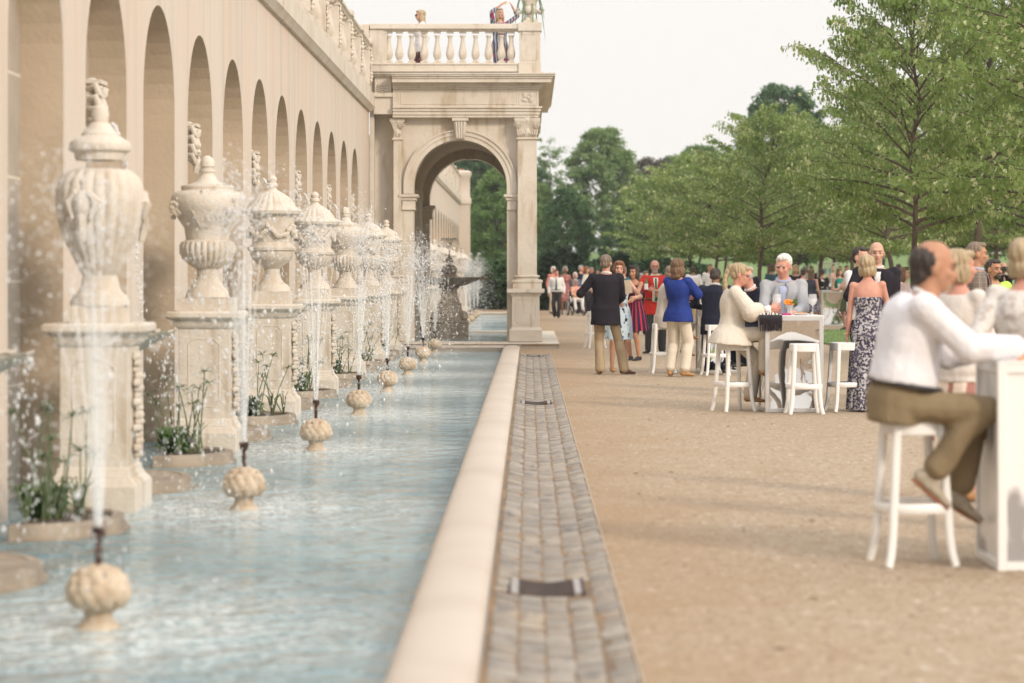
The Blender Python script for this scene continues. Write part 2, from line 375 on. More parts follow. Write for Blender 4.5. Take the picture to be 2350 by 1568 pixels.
mr = n.new('ShaderNodeMapRange'); mr.inputs[1].default_value = 1.75; mr.inputs[2].default_value = .2; mr.inputs[4].default_value = 1.0; L.new(mth('ADD', dd_, mth('MULTIPLY', mth('SUBTRACT', z2.outputs[0], .5), 1.6)), mr.inputs[0])
m3 = n.new('ShaderNodeMapRange'); m3.inputs[1].default_value = .35; m3.inputs[2].default_value = .62; L.new(z3.outputs[0], m3.inputs[0])
multiply_in(WAT, mth('MULTIPLY', mr.outputs[0], m3.outputs[0]), (.70,.78,.80))
prev = None
for sc, st, ds, str_ in ((3.2, 3, .045, (.8,1,1)), (8, 3, .02, (.7,1,1)), (22, 1, .006, (.8,1,1)), (60, 1, .002, (1,1,1))):
    mp = n.new('ShaderNodeMapping'); mp.inputs['Scale'].default_value = str_; L.new(t.outputs['Object'], mp.inputs[0])
    q = n.new('ShaderNodeTexNoise'); q.inputs['Scale'].default_value = sc; q.inputs['Detail'].default_value = 2; q.inputs['Distortion'].default_value = .6
    L.new(mp.outputs[0], q.inputs[0]); bp = n.new('ShaderNodeBump'); bp.inputs['Strength'].default_value = 1; bp.inputs['Distance'].default_value = ds*3.2
    L.new(q.outputs[0], bp.inputs['Height'])
    if prev: L.new(prev.outputs[0], bp.inputs['Normal'])
    prev = bp
L.new(prev.outputs[0], b.inputs['Normal'])
ZW = -.05
mb = MB(); rect(mb, -3.56, -.3, 2.3, 48.62, ZW); rect(mb, -3.56, -.3, 62, 93.1, ZW); rect(mb, -3.5, -.3, 49.9, 58.2, .1)
rect(mb, -3.56, -.3, 108, 133.5, ZW)
water = mb.build('water', WAT, smooth=0); tag(water, kind='structure')
def prof_coping():
    pts = [(-.20, -.06), (-.20, .02)]
    for a in range(0, 181, 20): pts.append((-.35+.165*math.cos(R(a)), .035+.045*math.sin(R(a))))
    return pts+[(-.49, .01), (-.49, -.25), (-.2, -.25)]
mb = MB(); pr = prof_coping()
def sweep(mb, prof, y0, y1): mb.prism(prof, y0, y1, 'y')
y = 2.2
while y < 48.5:
    e = min(48.86, y+1.9); sweep(mb, pr, y+.0015, e-.0015); y = e
mb.prism([(48.86+(a+.20), z_) for a, z_ in pr], -3.3, -.502, 'x')
for Y0, Y1 in ((61.7, 93.4), (107.6, 134)):
    sweep(mb, pr, Y0, Y1)
    for Y in (Y1, Y0+.3): mb.prism([(Y+(a+.2), z_) for a, z_ in pr], -3.3, -.502, 'x')
tag(mb.build('pool_kerb', COPE, smooth=50), kind='structure')
# ================================================================ FOUNTAIN WALL
WX = -3.27; BAY = 2.667; AR = .905; Y1C = 16.07; ZSP = 3.87-AR; WT = 4.88
def arch_wall(y_start, y_end, centres, name, label, px0=WX, depth=.30, r=AR, zs=ZSP, ztop=WT, z0=-.35):
    th = empty(name, (0, 0, 0), 0, label, 'wall')
    f = MB(); rv = MB(); bk = MB(); X = px0; n = 20
    ys = [y_start]
    for c in centres: ys += [c-r, c+r]
    ys.append(y_end)
    for i in range(0, len(ys), 2):
        a, b_ = ys[i], ys[i+1]
        if b_ > a+.01: f.add([(X,a,z0),(X,b_,z0),(X,b_,zs),(X,a,zs)], [(0,1,2,3)]); f.add([(X,a,zs),(X,b_,zs),(X,b_,ztop),(X,a,ztop)], [(0,1,2,3)])
    for c in centres:
        pts = [(c-r*math.cos(PI*k/n), zs+r*math.sin(PI*k/n)) for k in range(n+1)]
        for k in range(n):
            (ya, za), (yb, zb) = pts[k], pts[k+1]
            f.add([(X,ya,za),(X,yb,zb),(X,yb,ztop),(X,ya,ztop)], [(0,1,2,3)])
        out = [(c-r, z0)]+pts+[(c+r, z0)]
        for k in range(len(out)-1):
            (ya, za), (yb, zb) = out[k], out[k+1]
            rv.add([(X,ya,za),(X,yb,zb),(X-depth,yb,zb),(X-depth,ya,za)], [(0,1,2,3)])
    bk.add([(X-depth,y_start,z0),(X-depth,y_end,z0),(X-depth,y_end,ztop),(X-depth,y_start,ztop)], [(0,1,2,3)])
    f.add([(X,y_end,z0),(X-depth-.6,y_end,z0),(X-depth-.6,y_end,ztop),(X,y_end,ztop)], [(0,1,2,3)])
    f.add([(X,y_start,z0),(X-depth-.6,y_start,z0),(X-depth-.6,y_start,ztop),(X,y_start,ztop)], [(0,1,2,3)])
    f.add([(X,y_start,ztop),(X,y_end,ztop),(X-2.5,y_end,ztop),(X-2.5,y_start,ztop)], [(0,1,2,3)])
    bk.add([(X-depth-.6,y_start,z0),(X-depth-.6,y_end,z0),(X-depth-.6,y_end,ztop),(X-depth-.6,y_start,ztop)], [(0,1,2,3)])
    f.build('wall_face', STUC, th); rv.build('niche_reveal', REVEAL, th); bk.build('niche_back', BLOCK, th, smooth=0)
    c = MB(); c.prism([(X-.3, ztop-.05), (X+.05, ztop-.05), (X+.10, ztop+.02), (X+.12, ztop+.04), (X+.12, ztop+.30), (X+.09, ztop+.335), (X-.3, ztop+.335)], y_start, y_end, 'y')
    c.build('cornice', STONE, th)
    return th
cent = [Y1C+BAY*(k-1) for k in range(-2, 13)]
WALL = arch_wall(6.0, 49.42, cent, 'fountain_wall', 'long pale rendered wall with a row of tall arched niches behind the urns')
cent2 = [60.8+BAY*k for k in range(20)]
WALL2 = arch_wall(58.4, 118, cent2, 'garden_wall', 'far arcaded pale wall with narrow niches seen through the pavilion arch')
BAL = [(.055,0),(.075,.0),(.075,.05),(.05,.06),(.045,.075),(.06,.10),(.085,.16),(.09,.22),(.075,.30),(.05,.42),(.04,.52),(.042,.56),(.06,.575),(.06,.60),(.048,.61),(.07,.66),(.07,.70)]
bal_me = None
def baluster(parent, loc, s=1.0):
    global bal_me
    if bal_me is None:
        m_ = MB(); m_.lathe(BAL[2:-2], 16); m_.box(-.078,.078,-.078,.078,-.001,.052); m_.box(-.075,.075,-.075,.075,.655,.702); bal_me = m_.mesh('baluster', STONE, 50)
    o = link('baluster', bal_me, parent, loc); o.scale = (s, s, s); return o
def wall_balustrade(th, y0, y1, posts, nb=3):
    rl = MB(); Z0 = WT+.335; X = WX
    rl.prism([(X-.17, Z0+.88), (X+.03, Z0+.88), (X+.05, Z0+.92), (X+.08, Z0+.94), (X+.08, Z0+.985), (X+.04, Z0+1.02), (X-.21, Z0+1.02), (X-.21, Z0+.94), (X-.17, Z0+.9)], y0, y1, 'y')
    rl.build('rail', STONE, th)
    pl = MB(); pl.prism([(X-.2, Z0), (X+.06, Z0), (X+.06, Z0+.12), (X+.04, Z0+.14), (X-.2, Z0+.14)], y0, y1, 'y'); pl.build('plinth', STONE, th)
    for i, p in enumerate(posts):
        po = MB(); po.box(X-.18, X+.055, p-.22, p+.22, Z0+.142, Z0+.875); po.box(X-.22, X+.10, p-.26, p+.26, Z0+.95, Z0+1.05)
        po.box(X-.19, X+.075, p-.24, p+.24, Z0+.83, Z0+.878)
        po.build('post', STONE, th, bevel=.006)
        cv = MB()
        for k in range(9): cv.ell((X+.07, p+random.uniform(-.05,.05), Z0+.22+k*.07), .035+.012*math.sin(k*1.3), .05+.02*math.sin(k*2.1), .045, nu=8, nv=6)
        cv.build('carved_drop', STONE, th)
        if i+1 < len(posts):
            for k in range(nb): baluster(th, (X-.06, p+(posts[i+1]-p)*(k+1)/(nb+1)*.92+.09, Z0+.14), 1.04)
posts = [49.0-BAY*k for k in range(10)][::-1]
wall_balustrade(WALL, 20, 49.4, posts)
wall_balustrade(WALL2, 72, 114, [113.6-BAY*1.5*k for k in range(9)][::-1], 4)
ep = MB(); ep.sqloft([(.28,.28,-.2),(.28,.28,4.8),(.33,.33,4.85),(.33,.33,5.1),(.27,.27,5.2),(.27,.27,6.1),(.34,.34,6.2),(.34,.34,6.35),(.2,.2,6.42)], -3.05, 113.7)
ep.build('end_pier', STUC, WALL2, bevel=.01)
# ================================================================ PAVILION
PAV = empty('stone_pavilion', (0, 0, 0), 0, 'classical stone garden pavilion with an open round arch, entablature and roof balustrade', 'pavilion')
PY = 49.5; PZ = lambda y: pz(y, PY); PX = lambda x: px(x, PY)
YB = 58.0
def front(y, d=0): return y
xl, xr = PX(903), PX(1232); oc = PX(1056); ro = .958; zs = PZ(445)+.15; za = PZ(271)
m = MB(); n = 32
def archface(mb, X0, X1, z0, z1, cx, r, zc, y, n=32):
    pts = [(cx-r*math.cos(PI*k/n), zc+r*math.sin(PI*k/n)) for k in range(n+1)]
    mb.add([(X0,y,z0),(cx-r,y,z0),(cx-r,y,zc),(X0,y,zc)], [(0,1,2,3)]); mb.add([(X0,y,zc),(cx-r,y,zc),(cx-r,y,z1),(X0,y,z1)], [(0,1,2,3)])
    mb.add([(cx+r,y,z0),(X1,y,z0),(X1,y,zc),(cx+r,y,zc)], [(0,1,2,3)]); mb.add([(cx+r,y,zc),(X1,y,zc),(X1,y,z1),(cx+r,y,z1)], [(0,1,2,3)])
    for k in range(n):
        (xa, za_), (xb, zb_) = pts[k], pts[k+1]; mb.add([(xa,y,za_),(xb,y,zb_),(xb,y,z1),(xa,y,z1)], [(0,1,2,3)])
    return [(cx-r, z0)]+pts+[(cx+r, z0)]
def intrados(mb, out, y0, y1):
    for k in range(len(out)-1):
        (a, b_), (c, d) = out[k], out[k+1]; mb.add([(a,y0,b_),(c,y0,d),(c,y1,d),(a,y1,b_)], [(0,1,2,3)])
for (ya, yb) in ((PY+.06, PY+.60), (YB-.55, YB)):
    o1 = archface(m, xl, xr, .12, za, oc, ro, zs, ya); archface(m, xl, xr, .12, za, oc, ro, zs, yb)
    intrados(m, o1, ya, yb)
    m.add([(xr,ya,.12),(xr,yb,.12),(xr,yb,za),(xr,ya,za)], [(0,1,2,3)]); m.add([(xl,ya,.12),(xl,yb,.12),(xl,yb,za),(xl,ya,za)], [(0,1,2,3)])
    m.build('arch_wall', STONE, PAV); m = MB()
m = MB(); rv = 1.12; zc = zs+.06     # vault and closed left side
pts = [(oc-rv*math.cos(PI*k/24), zc+rv*math.sin(PI*k/24)) for k in range(25)]
for k in range(24):
    (a, b_), (c, d) = pts[k], pts[k+1]; m.add([(a,PY+.6,b_),(c,PY+.6,d),(c,YB-.55,d),(a,YB-.55,b_)], [(0,1,2,3)])
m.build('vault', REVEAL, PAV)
m = MB(); m.box(xl-.3, oc-rv, PY+.6, YB-.55, .1, zc); m.box(oc-rv-.02, oc-rv+.12, 53.2, 54.2, .1, zc-.2); m.box(oc-rv-.02, oc-rv+.16, 53.15, 54.25, zc-.2, zc)
m.build('side_wall', STONE, PAV)
m = MB()                             # open right side: piers and beam
for a, b_ in ((PY+.6, PY+1.1), (53.3, 54.3), (YB-1.1, YB-.55)): m.box(oc+rv, xr, a, b_, .12, zc-.4)
m.box(oc+rv, xr, PY+.6, YB-.55, zc-.4, za); m.build('side_pier', STONE, PAV)
m = MB(); m.box(xl-.3, xr, PY+.6, YB-.55, zc+rv+.02, za); m.build('ceiling', STONE, PAV)
# archivolt, keystone, imposts
def archivolt(y0, y1, r0, r1, parent=PAV):
    m = MB(); k_ = 40; vs = []; fs = []
    sec = [(r0, y0+.03), (r0, y0), (r0+(r1-r0)*.45, y0), (r0+(r1-r0)*.45, y0-.02), (r1-.03, y0-.02), (r1-.03, y0-.045), (r1, y0-.045), (r1, y1)]
    ang = [-.001]+[PI*i/k_ for i in range(k_+1)]
    rows = []
    rows.append([(oc-r, y, PZ(445)) for r, y in sec])
    for i in range(k_+1): rows.append([(oc-r*math.cos(PI*i/k_), y, zs+r*math.sin(PI*i/k_)) for r, y in sec])
    rows.append([(oc+r, y, PZ(445)) for r, y in sec])
    for rw in rows: vs += rw
    q = len(sec)
    for i in range(len(rows)-1):
        for j in range(q-1): fs.append((i*q+j, i*q+j+1, (i+1)*q+j+1, (i+1)*q+j))
    m.add(vs, fs); return m.build('archivolt', STONE, parent)
archivolt(PY, PY+.06, ro-.004, 1.16)
m = MB(); kx0, kx1 = PX(1041), PX(1072)
m.prism([(kx0+.05, PZ(320)), (kx1-.05, PZ(320)), (kx1, PZ(275)), (kx0, PZ(275))], PY-.14, PY+.3, 'y')
for i in range(4): xx = kx0+.055+(kx1-kx0-.11)*(i+.0)/3; m.tube([(xx*.8+PX(1056.5)*.2, PY-.14, PZ(318)), (xx, PY-.155, PZ(280))], .022, 6)
m.box(kx0-.03, kx1+.03, PY-.18, PY+.3, PZ(279), PZ(272)); m.build('keystone', STONE, PAV, bevel=.008)
m = MB()                              # far arch ring + keystone on its inner side
m.prism([(kx0+.05, PZ(320)-.03), (kx1-.05, PZ(320)-.03), (kx1, PZ(275)-.1), (kx0, PZ(275)-.1)], YB-.64, YB-.3, 'y'); m.build('inner_keystone', STONE, PAV)
def impost(x0, x1, y0, y1, sd=.05):
    m = MB(); c = (x0+x1)/2; h = (x1-x0)/2; cy = (y0+y1)/2; hy = (y1-y0)/2
    m.sqloft([(h+.012,hy+.01,PZ(482)),(h+.012,hy+.01,PZ(479)),(h+.0,hy+.0,PZ(476)),(h+.0,hy+.0,PZ(462)),(h+.03,hy+.03,PZ(459)),(h+.03,hy+.03,PZ(455)),(h+.07,hy+.07,PZ(452)),(h+.07,hy+.07,PZ(446.0))], c, cy)
    return m.build('impost', STONE, PAV, bevel=.004)
impost(PX(923), PX(950)+.01, PY+.03, PY+.61); impost(PX(1165)-.01, PX(1186), PY+.03, PY+.61)
impost(PX(923), PX(950)+.05, YB-.56, YB-.02); impost(PX(1165)-.01, PX(1186), YB-.56, YB-.02)
# pilasters
def pilaster(x0, x1, yf, cap=True, name='pilaster'):
    p = MB(); c = (x0+x1)/2; h = (x1-x0)/2; d = .22
    p.box(x0, x1, yf, yf+.3, PZ(632), PZ(322)); o = p.build(name, STONE, PAV, bevel=.005)
    b_ = MB(); cy = yf+.16; hy = .17
    b_.sqloft([(h+.10,hy+.10,PZ(663)),(h+.10,hy+.10,PZ(650)),(h+.12,hy+.12,PZ(648)),(h+.12,hy+.12,PZ(643)),(h+.03,hy+.03,PZ(641)),(h+.03,hy+.03,PZ(637)),(h+.06,hy+.06,PZ(636)),(h+.06,hy+.06,PZ(633)),(h+.0,hy+.0,PZ(631))], c, cy)
    b_.build('column_base', STONE, o, bevel=.004)
    q = MB(); q.sqloft([(h,hy-.01,PZ(322)),(h+.03,hy+.02,PZ(321)),(h+.03,hy+.02,PZ(318)),(h-.01,hy,PZ(316)),(h-.01,hy,PZ(300)),(h+.05,hy+.04,PZ(281)),(h+.07,hy+.05,PZ(279)),(h+.07,hy+.05,PZ(272.5))], c, cy)
    for s in ((-1, 1) if h > .12 else (1,)):
        for t_ in range(22):
            a = t_*.55; r_ = .075*(1-t_/26); q.ell((c+s*(h-.005+r_*math.cos(a)*1.0), yf-.03, PZ(289)+r_*math.sin(a)), .016, .03, .016, nu=6, nv=5)
        for k in range(4 if h > .12 else 1): q.tube([(c+s*(.04+k*.035), yf-.0, PZ(317)), (c+s*(.05+k*.045), yf-.045, PZ(308+k)), (c+s*(.075+k*.045), yf-.02, PZ(303-k*2))], [.014,.02,.012], 6)
    q.ell((c, yf-.04, PZ(277)), .05, .03, .05, nu=8, nv=6)
    for k in range(5): a = 2*PI*k/5; q.ell((c+.05*math.cos(a), yf-.04, PZ(277)+.05*math.sin(a)), .025, .02, .025, nu=6, nv=5)
    q.ell((c, yf-.01, PZ(305)), .06, .03, .10, nu=8, nv=6)
    q.build('capital', STONE, o)
    return o
pilaster(PX(1188), PX(1232), PY-.16); pilaster(PX(903), PX(921), PY-.02)
def pedestal_block(x0, x1, y0, y1, ztop, zb, name='pedestal', parent=PAV, mt=STONE, k=1.0, panel=True):
    c = (x0+x1)/2; h = (x1-x0)/2; cy = (y0+y1)/2; hy = (y1-y0)/2; H = ztop-zb
    m = MB(); m.sqloft([(h+.05*k,hy+.05*k,zb),(h+.05*k,hy+.05*k,zb+.22*H),(h+.02*k,hy+.02*k,zb+.25*H),(h,hy,zb+.27*H),(h,hy,ztop-.14*H),(h+.03*k,hy+.03*k,ztop-.12*H),(h+.04*k,hy+.04*k,ztop-.09*H),(h+.10*k,hy+.10*k,ztop-.07*H),(h+.10*k,hy+.10*k,ztop)], c, cy)
    o = m.build(name, mt, parent, bevel=.005)
    if panel:
        p = MB(); a = h*.72; z0 = zb+.34*H; z1 = ztop-.2*H; e = .06; loop = [(c-a+e,z0),(c+a-e,z0),(c+a,z0+e),(c+a,z1-e),(c+a-e,z1),(c-a+e,z1),(c-a,z1-e),(c-a,z0+e)]
        for i in range(8): A = loop[i]; B = loop[(i+1) % 8]; p.tube([(A[0],y0,A[1]),(B[0],y0,B[1])], .009, 6)
        p.build('panel_moulding', mt, o)
    return o
pedestal_block(PX(1175), PX(1238), PY-.42, PY+.2, PZ(663), PZ(783)+.0)
pedestal_block(PX(906), PX(924), PY-.15, PY+.3, PZ(663), PZ(783), panel=False)
# entablature
m = MB(); yf = PY-.16; xe = PX(1236)
def entab(prof, x0, name):   # profile (out, z) run along front and right return
    m = MB(); 
    for out, za_, zb_ in prof:
        m.box(x0, xe+out, yf-out, YB+out, za_, zb_)
    return m.build(name, STONE, PAV, bevel=.004)
x0e = PX(902)
entab([(.0, PZ(271), PZ(265)), (.022, PZ(264.9), PZ(257)), (.045, PZ(256.9), PZ(250)), (.075, PZ(249.9), PZ(246))], x0e, 'architrave')
fz = entab([(.0, PZ(245.9), PZ(207))], x0e, 'frieze')
entab([(.03, PZ(206.9), PZ(203)), (.07, PZ(202.9), PZ(198.5)), (.11, PZ(198.4), PZ(193)), (.26, PZ(192.9), PZ(184)), (.285, PZ(183.9), PZ(179)), (.32, PZ(178.9), PZ(175)), (.34, PZ(174.9), PZ(171.5))], x0e, 'cornice')
m = MB()
def frame_y(m, xa, xb, z0, z1, y, r=.012):
    for A, B in (((xa,z0),(xb,z0)),((xb,z0),(xb,z1)),((xb,z1),(xa,z1)),((xa,z1),(xa,z0))): m.tube([(A[0],y,A[1]),(B[0],y,B[1])], r, 6)
frame_y(m, PX(922), PX(1186), PZ(240), PZ(211), yf); frame_y(m, PX(1192), PX(1233), PZ(242), PZ(209), yf)
m.build('frieze_panel', STONE, fz)
m = MB(); rc = (PX(1212), PZ(225.5))
m.ell((rc[0], yf-.02, rc[1]), .035, .03, .035, nu=8, nv=6)
for k in range(4):
    a = PI/2*k+PI/4; m.ell((rc[0]+.09*math.cos(a), yf-.01, rc[1]+.065*math.sin(a)), .07, .022, .045, Matrix.Rotation(-a*.8, 3, 'Y'), nu=8, nv=6)
m.build('rosette', STONE, fz)
# roof and balustrade
m = MB(); m.box(PX(850), xe+.1, PY-.22, YB+.1, PZ(171.3), PZ(171.3)+.04); m.build('roof', STONE, PAV)
m = MB()
def ring_band(m, out, z0, z1, t=.3):
    m.box(PX(850), xe+out, PY-.2-out, PY-.2+t-out, z0, z1); m.box(xe-t+out, xe+out, PY-.2+t-out+.001, YB, z0, z1)
ring_band(m, .02, PZ(169.5), PZ(151)); ring_band(m, .04, PZ(150.9), PZ(147)); m.build('parapet_plinth', STONE, PAV, bevel=.004)
m = MB(); ring_band(m, -.01, PZ(72), PZ(69)); ring_band(m, .03, PZ(68.9), PZ(60.5)); ring_band(m, .01, PZ(60.4), PZ(57)); m.build('rail', STONE, PAV, bevel=.006)
sB = (PZ(72)-PZ(147))/.702
for x in (892.7, 916.7, 945, 974, 1003.6, 1033, 1062, 1091.5, 1121.4, 1150.5, 1173):
    baluster(PAV, (PX(x), PY-.06, PZ(147)), sB)
for k in range(24): baluster(PAV, (xe-.13, PY+.5+k*.30, PZ(147)), sB)
m = MB(); m.box(PX(1192), xe+.035, PY-.24, PY+.12, PZ(147), PZ(56)); m.box(PX(1189), xe+.06, PY-.27, PY+.15, PZ(74), PZ(54.5)); m.box(PX(1190), xe+.05, PY-.26, PY+.14, PZ(170), PZ(146))
frame_y(m, PX(1197), PX(1232), PZ(140), PZ(82), PY-.24, .008); m.build('corner_post', STONE, PAV, bevel=.004)
m = MB(); m.box(PX(849), PX(882), PY-.19, PY+.12, PZ(147), PZ(71.9)); m.box(PX(882)-.004, PX(889), PY-.16, PY+.1, PZ(147), PZ(72)); m.build('end_post', STONE, PAV, bevel=.004)
# left junction: console pier, side buttress
m = MB(); X0, X1 = PX(848.5), PX(902); m.box(PX(858), X1, PY+.35, PY+.7, -.3, PZ(171.5)); m.box(X0, PX(858)+.003, PY+.0, PY+.7, -.3, PZ(171.5)); m.build('junction_pier', STONE, PAV, bevel=.004)
m = MB(); m.box(PX(858), PX(901), PY-.1, PY+.348, PZ(263), PZ(224)); m.box(PX(857), PX(902), PY-.15, PY+.346, PZ(223.8), PZ(214)); m.box(PX(860), PX(899), PY-.08, PY+.344, PZ(213.8), PZ(176))
m.tube([(PX(852), PY-.12, PZ(172)), (PX(902), PY-.12, PZ(172))], .05, 10)
for k in range(4): m.tube([(PX(866+k*.5), PY-.09, PZ(208-k*4)), (PX(879), PY-.11, PZ(212-k*5)), (PX(893-k*.5), PY-.09, PZ(208-k*4))], .02, 6)
m.build('console', STONE, PAV, bevel=.006)
m = MB(); m.prism([(PY+.0, 4.0), (PY+.0, PZ(172)), (PY-.9, PZ(172)+.0), (PY-.9, 4.9)], PX(838), PX(848), 'x')
m = MB(); zt = PZ(58)
m.prism([(PY-.21, WT+.1), (PY-.21, zt-.0), (PY+1.3, zt+.05), (PY+1.3, WT+.1)], PX(830), PX(848.4), 'x'); m.build('buttress', STUC, PAV, bevel=.01)
# platform step
m = MB(); m.prism([(48.95, -.2), (48.95, .06), (48.90, .08), (48.87, .10), (48.88, .122), (48.92, .13), (49.95, .13), (49.95, -.2)], -3.3, .61, 'x')
m.box(-.25, .61, 49.952, 59.2, -.2, .129); m.prism([(58.6, -.2), (58.6, .13), (59.6, .13), (59.6, -.2)], -3.3, -.26, 'x'); m.build('step', STONE, PAV, bevel=.006)
# planted urn on the corner post
UY = PY-.06; ux = PX(1215)
t = empty('planter_urn', (ux, UY, PZ(54.5)), 0, 'stone planter urn with spiky green agave leaves on the corner of the roof balustrade', 'planter urn')
m = MB(); m.box(-.17,.17,-.17,.17,0,.05); m.lathe([(.16,.05),(.15,.08),(.07,.13),(.065,.18),(.13,.20),(.16,.26),(.15,.33),(.13,.35),(.15,.42),(.20,.55),(.25,.60),(.24,.64),(.2,.64)], 24, lobes=24, amp=.04, zr=(.2,.34))
m.build('bowl', STONE, t)
for s in (-1, 1): q = MB(); q.tube([(s*.14,0,.24),(s*.24,0,.20),(s*.28,0,.27),(s*.20,0,.30)], .035, 8); q.build('handle', STONE, t)
AG = mat('agave_leaf', (.10,.17,.09), .5, (.16,.24,.11), 5)
q = MB()
for k in range(10):
    a = random.uniform(0, 2*PI); L_ = random.uniform(.22, .42); dr = random.uniform(-.75, -.1)
    ps = [(math.cos(a)*L_*u*.7+.1*math.cos(a), math.sin(a)*L_*u*.7, .62+.25*u-(.25-dr)*u*u*1.3) for u in (0,.25,.5,.75,1)]
    q.tube(ps, [.03,.035,.03,.02,.004], 5, flat=.3)
q.build('agave_leaves', AG, t)
# ================================================================ URNS, PEDESTALS, FOUNTAINS
UX = -2.83; UYS = [15.95+5.333*k for k in range(7)]
def prof(pairs, s, ybase): return [(max(.002, r*s), (ybase-y)*s) for y, r in pairs]
s2 = .001533
V2 = prof([(818,140),(815,125),(790,120),(740,85),(700,60),(655,62),(640,92),(600,142),(560,160),(520,160),(500,150),(488,122),(470,124),(420,132),(370,165),(310,205),(270,212),(235,205),(212,180),(205,150),(196,148),(190,152),(178,150),(172,110),(150,62),(110,38),(100,36),(97,46),(84,46),(80,32),(72,32),(66,42),(40,42),(18,30),(2,8)], s2, 820)
s1 = .001149
V1 = prof([(1372,170),(1355,172),(1330,158),(1315,155),(1300,130),(1270,112),(1200,98),(1185,112),(1100,152),(1000,205),(900,237),(800,253),(700,250),(640,228),(600,180),(590,140),(540,140),(500,148),(485,175),(465,182),(440,172),(415,138),(398,104),(388,104),(380,96),(350,70),(332,58),(322,44),(310,48),(275,52),(240,44),(215,8)], s1, 1372)
s3 = .001916
V3 = prof([(795,108),(780,102),(765,96),(740,62),(700,44),(668,44),(655,58),(620,106),(590,124),(568,126),(560,138),(545,140),(535,124),(515,108),(470,118),(400,128),(365,134),(352,168),(335,174),(322,165),(310,140),(290,128),(255,100),(230,62),(215,32),(200,24),(192,34),(180,34),(172,24),(150,30),(135,20),(126,6)], s3, 795)
def leafy(mb, c, ang, r, z0, z1, w_=.05, n_=5):
    for k in range(-2, 3):
        a = ang+k*.16; ps = []
        for u in (0, .35, .7, 1): rr = r-.06+.10*u+.03*math.sin(u*PI); aa = ang+k*.16*(.3+u*1.1); ps.append((rr*math.cos(aa), rr*math.sin(aa), z0+(z1-z0)*u*(1-.08*abs(k))))
        mb.tube(ps, [.014, .030, .036, .018], 6)
def make_urn(kind, loc, label):
    t = empty('stone_urn', loc, 0, label, 'urn', 'stone urns on the pedestals')
    m = MB()
    if kind == 1:
        m.box(-.17,.17,-.17,.17,-.115,0); m.lathe([p for p in V1 if p[1] <= 1.015*.9], 100, lobes=20, amp=.09, zr=(.28,.86)); b_ = m.build('bowl', STONE, t)
        q = MB(); q.lathe([p for p in V1 if p[1] > .9], 88, lobes=22, amp=.05, zr=(1.02,1.06)); q.build('lid', STONE, t)
        for ang in (-PI/2-.25, 0.3, PI/2):
            q = MB()
            cx, cy = .285*math.cos(ang), .285*math.sin(ang)
            q.ell((cx*.95, cy*.95, .66), .06, .06, .10, nu=10, nv=7); q.ell((cx*1.13, cy*1.13, .66), .016, .02, .03, nu=6, nv=5)
            q.ell((cx*.85, cy*.85, .80), .035, .035, .035, nu=8, nv=6)
            for s in (-1, 1):
                q.ell((cx*1.08-s*.025*math.sin(ang), cy*1.08+s*.025*math.cos(ang), .69), .016, .016, .012, nu=6, nv=5)
                q.tube([(cx*1.0-s*.04*math.sin(ang), cy*1.0+s*.04*math.cos(ang), .74), (cx*.98-s*.10*math.sin(ang), cy*.98+s*.10*math.cos(ang), .68), (cx-s*.06*math.sin(ang), cy+s*.06*math.cos(ang), .56)], [.025,.03,.015], 6)
            q.tube([(cx, cy, .58), (cx*1.02, cy*1.02, .52), (cx*.95, cy*.95, .42)], [.04,.03,.02], 7)
            q.build('mask_carving', STONE, b_)
    elif kind == 2:
        m.box(-.235,.235,-.235,.235,-.115,0); m.lathe([p for p in V2 if p[1] <= .945], 104, lobes=26, amp=.11, zr=(.24,.49)); b_ = m.build('bowl', STONE, t)
        q = MB(); q.lathe([p for p in V2 if p[1] > .93], 32, lobes=8, amp=.04, zr=(1.13,1.24)); q.build('lid', STONE, t)
        for ang in (-PI/2, 0, PI/2): q = MB(); leafy(q, None, ang, .25, .60, .94); q.build('acanthus_carving', STONE, b_)
        for ang in (-PI/2-.9, -PI/2+.9, .75, 2.3):
            q = MB(); q.ell((.27*math.cos(ang), .27*math.sin(ang), .79), .05, .05, .07)
            for k in range(30): q.ell((.29*math.cos(ang)+random.gauss(0,.025), .29*math.sin(ang)+random.gauss(0,.025), .79+random.gauss(0,.035)), .025, .025, .025, nu=6, nv=5)
            q.build('fruit_carving', STONE, b_)
    else:
        m.box(-.205,.205,-.205,.205,-.14,0); m.lathe([p for p in V3 if p[1] <= .90], 96, lobes=(0 if kind == 3 else 24), amp=.06, zr=(.25,.43)); b_ = m.build('bowl', STONE, t)
        q = MB(); q.lathe([p for p in V3 if p[1] > .86], 88, lobes=22, amp=.06, zr=(.86,1.10)); q.build('lid', STONE, t)
        q = MB()
        for k in range(6):
            ang = k*PI/3
            for i in range(12):
                a = ang+ (i/11-.5)*.9; zz = .70-.10*math.cos((i/11-.5)*PI)+ (.05 if kind == 4 else 0); q.ell((.255*math.cos(a), .255*math.sin(a), zz+random.gauss(0,.012)), .03, .03, .028, nu=6, nv=5)
        q.build('swag_carving', STONE, b_)
    return t
lab = ['stone amphora urn with a bearded mask, nearest the camera in the row', 'stone urn with scrolled acanthus leaves and a wide rim, second of the row',
 'greenish domed stone urn with a leafy rim, third of the row', 'stone urn with grape swags and a domed lid, fourth of the row', 'acanthus stone urn glimpsed through spray, fifth of the row',
 'domed stone urn in heavy spray, sixth of the row', 'farthest stone urn of the near row, by the pavilion pier']
plab = ['stone pedestal under the nearest amphora urn', 'stone pedestal under the wide acanthus urn', 'stone pedestal under the greenish domed urn', 'stone pedestal under the grape swag urn',
 'stone pedestal under the fifth urn of the row', 'stone pedestal under the sixth urn of the row', 'stone pedestal under the farthest urn of the near row']
kinds = [1, 2, 3, 4, 2, 3, 4]; ZCAP = 1.17
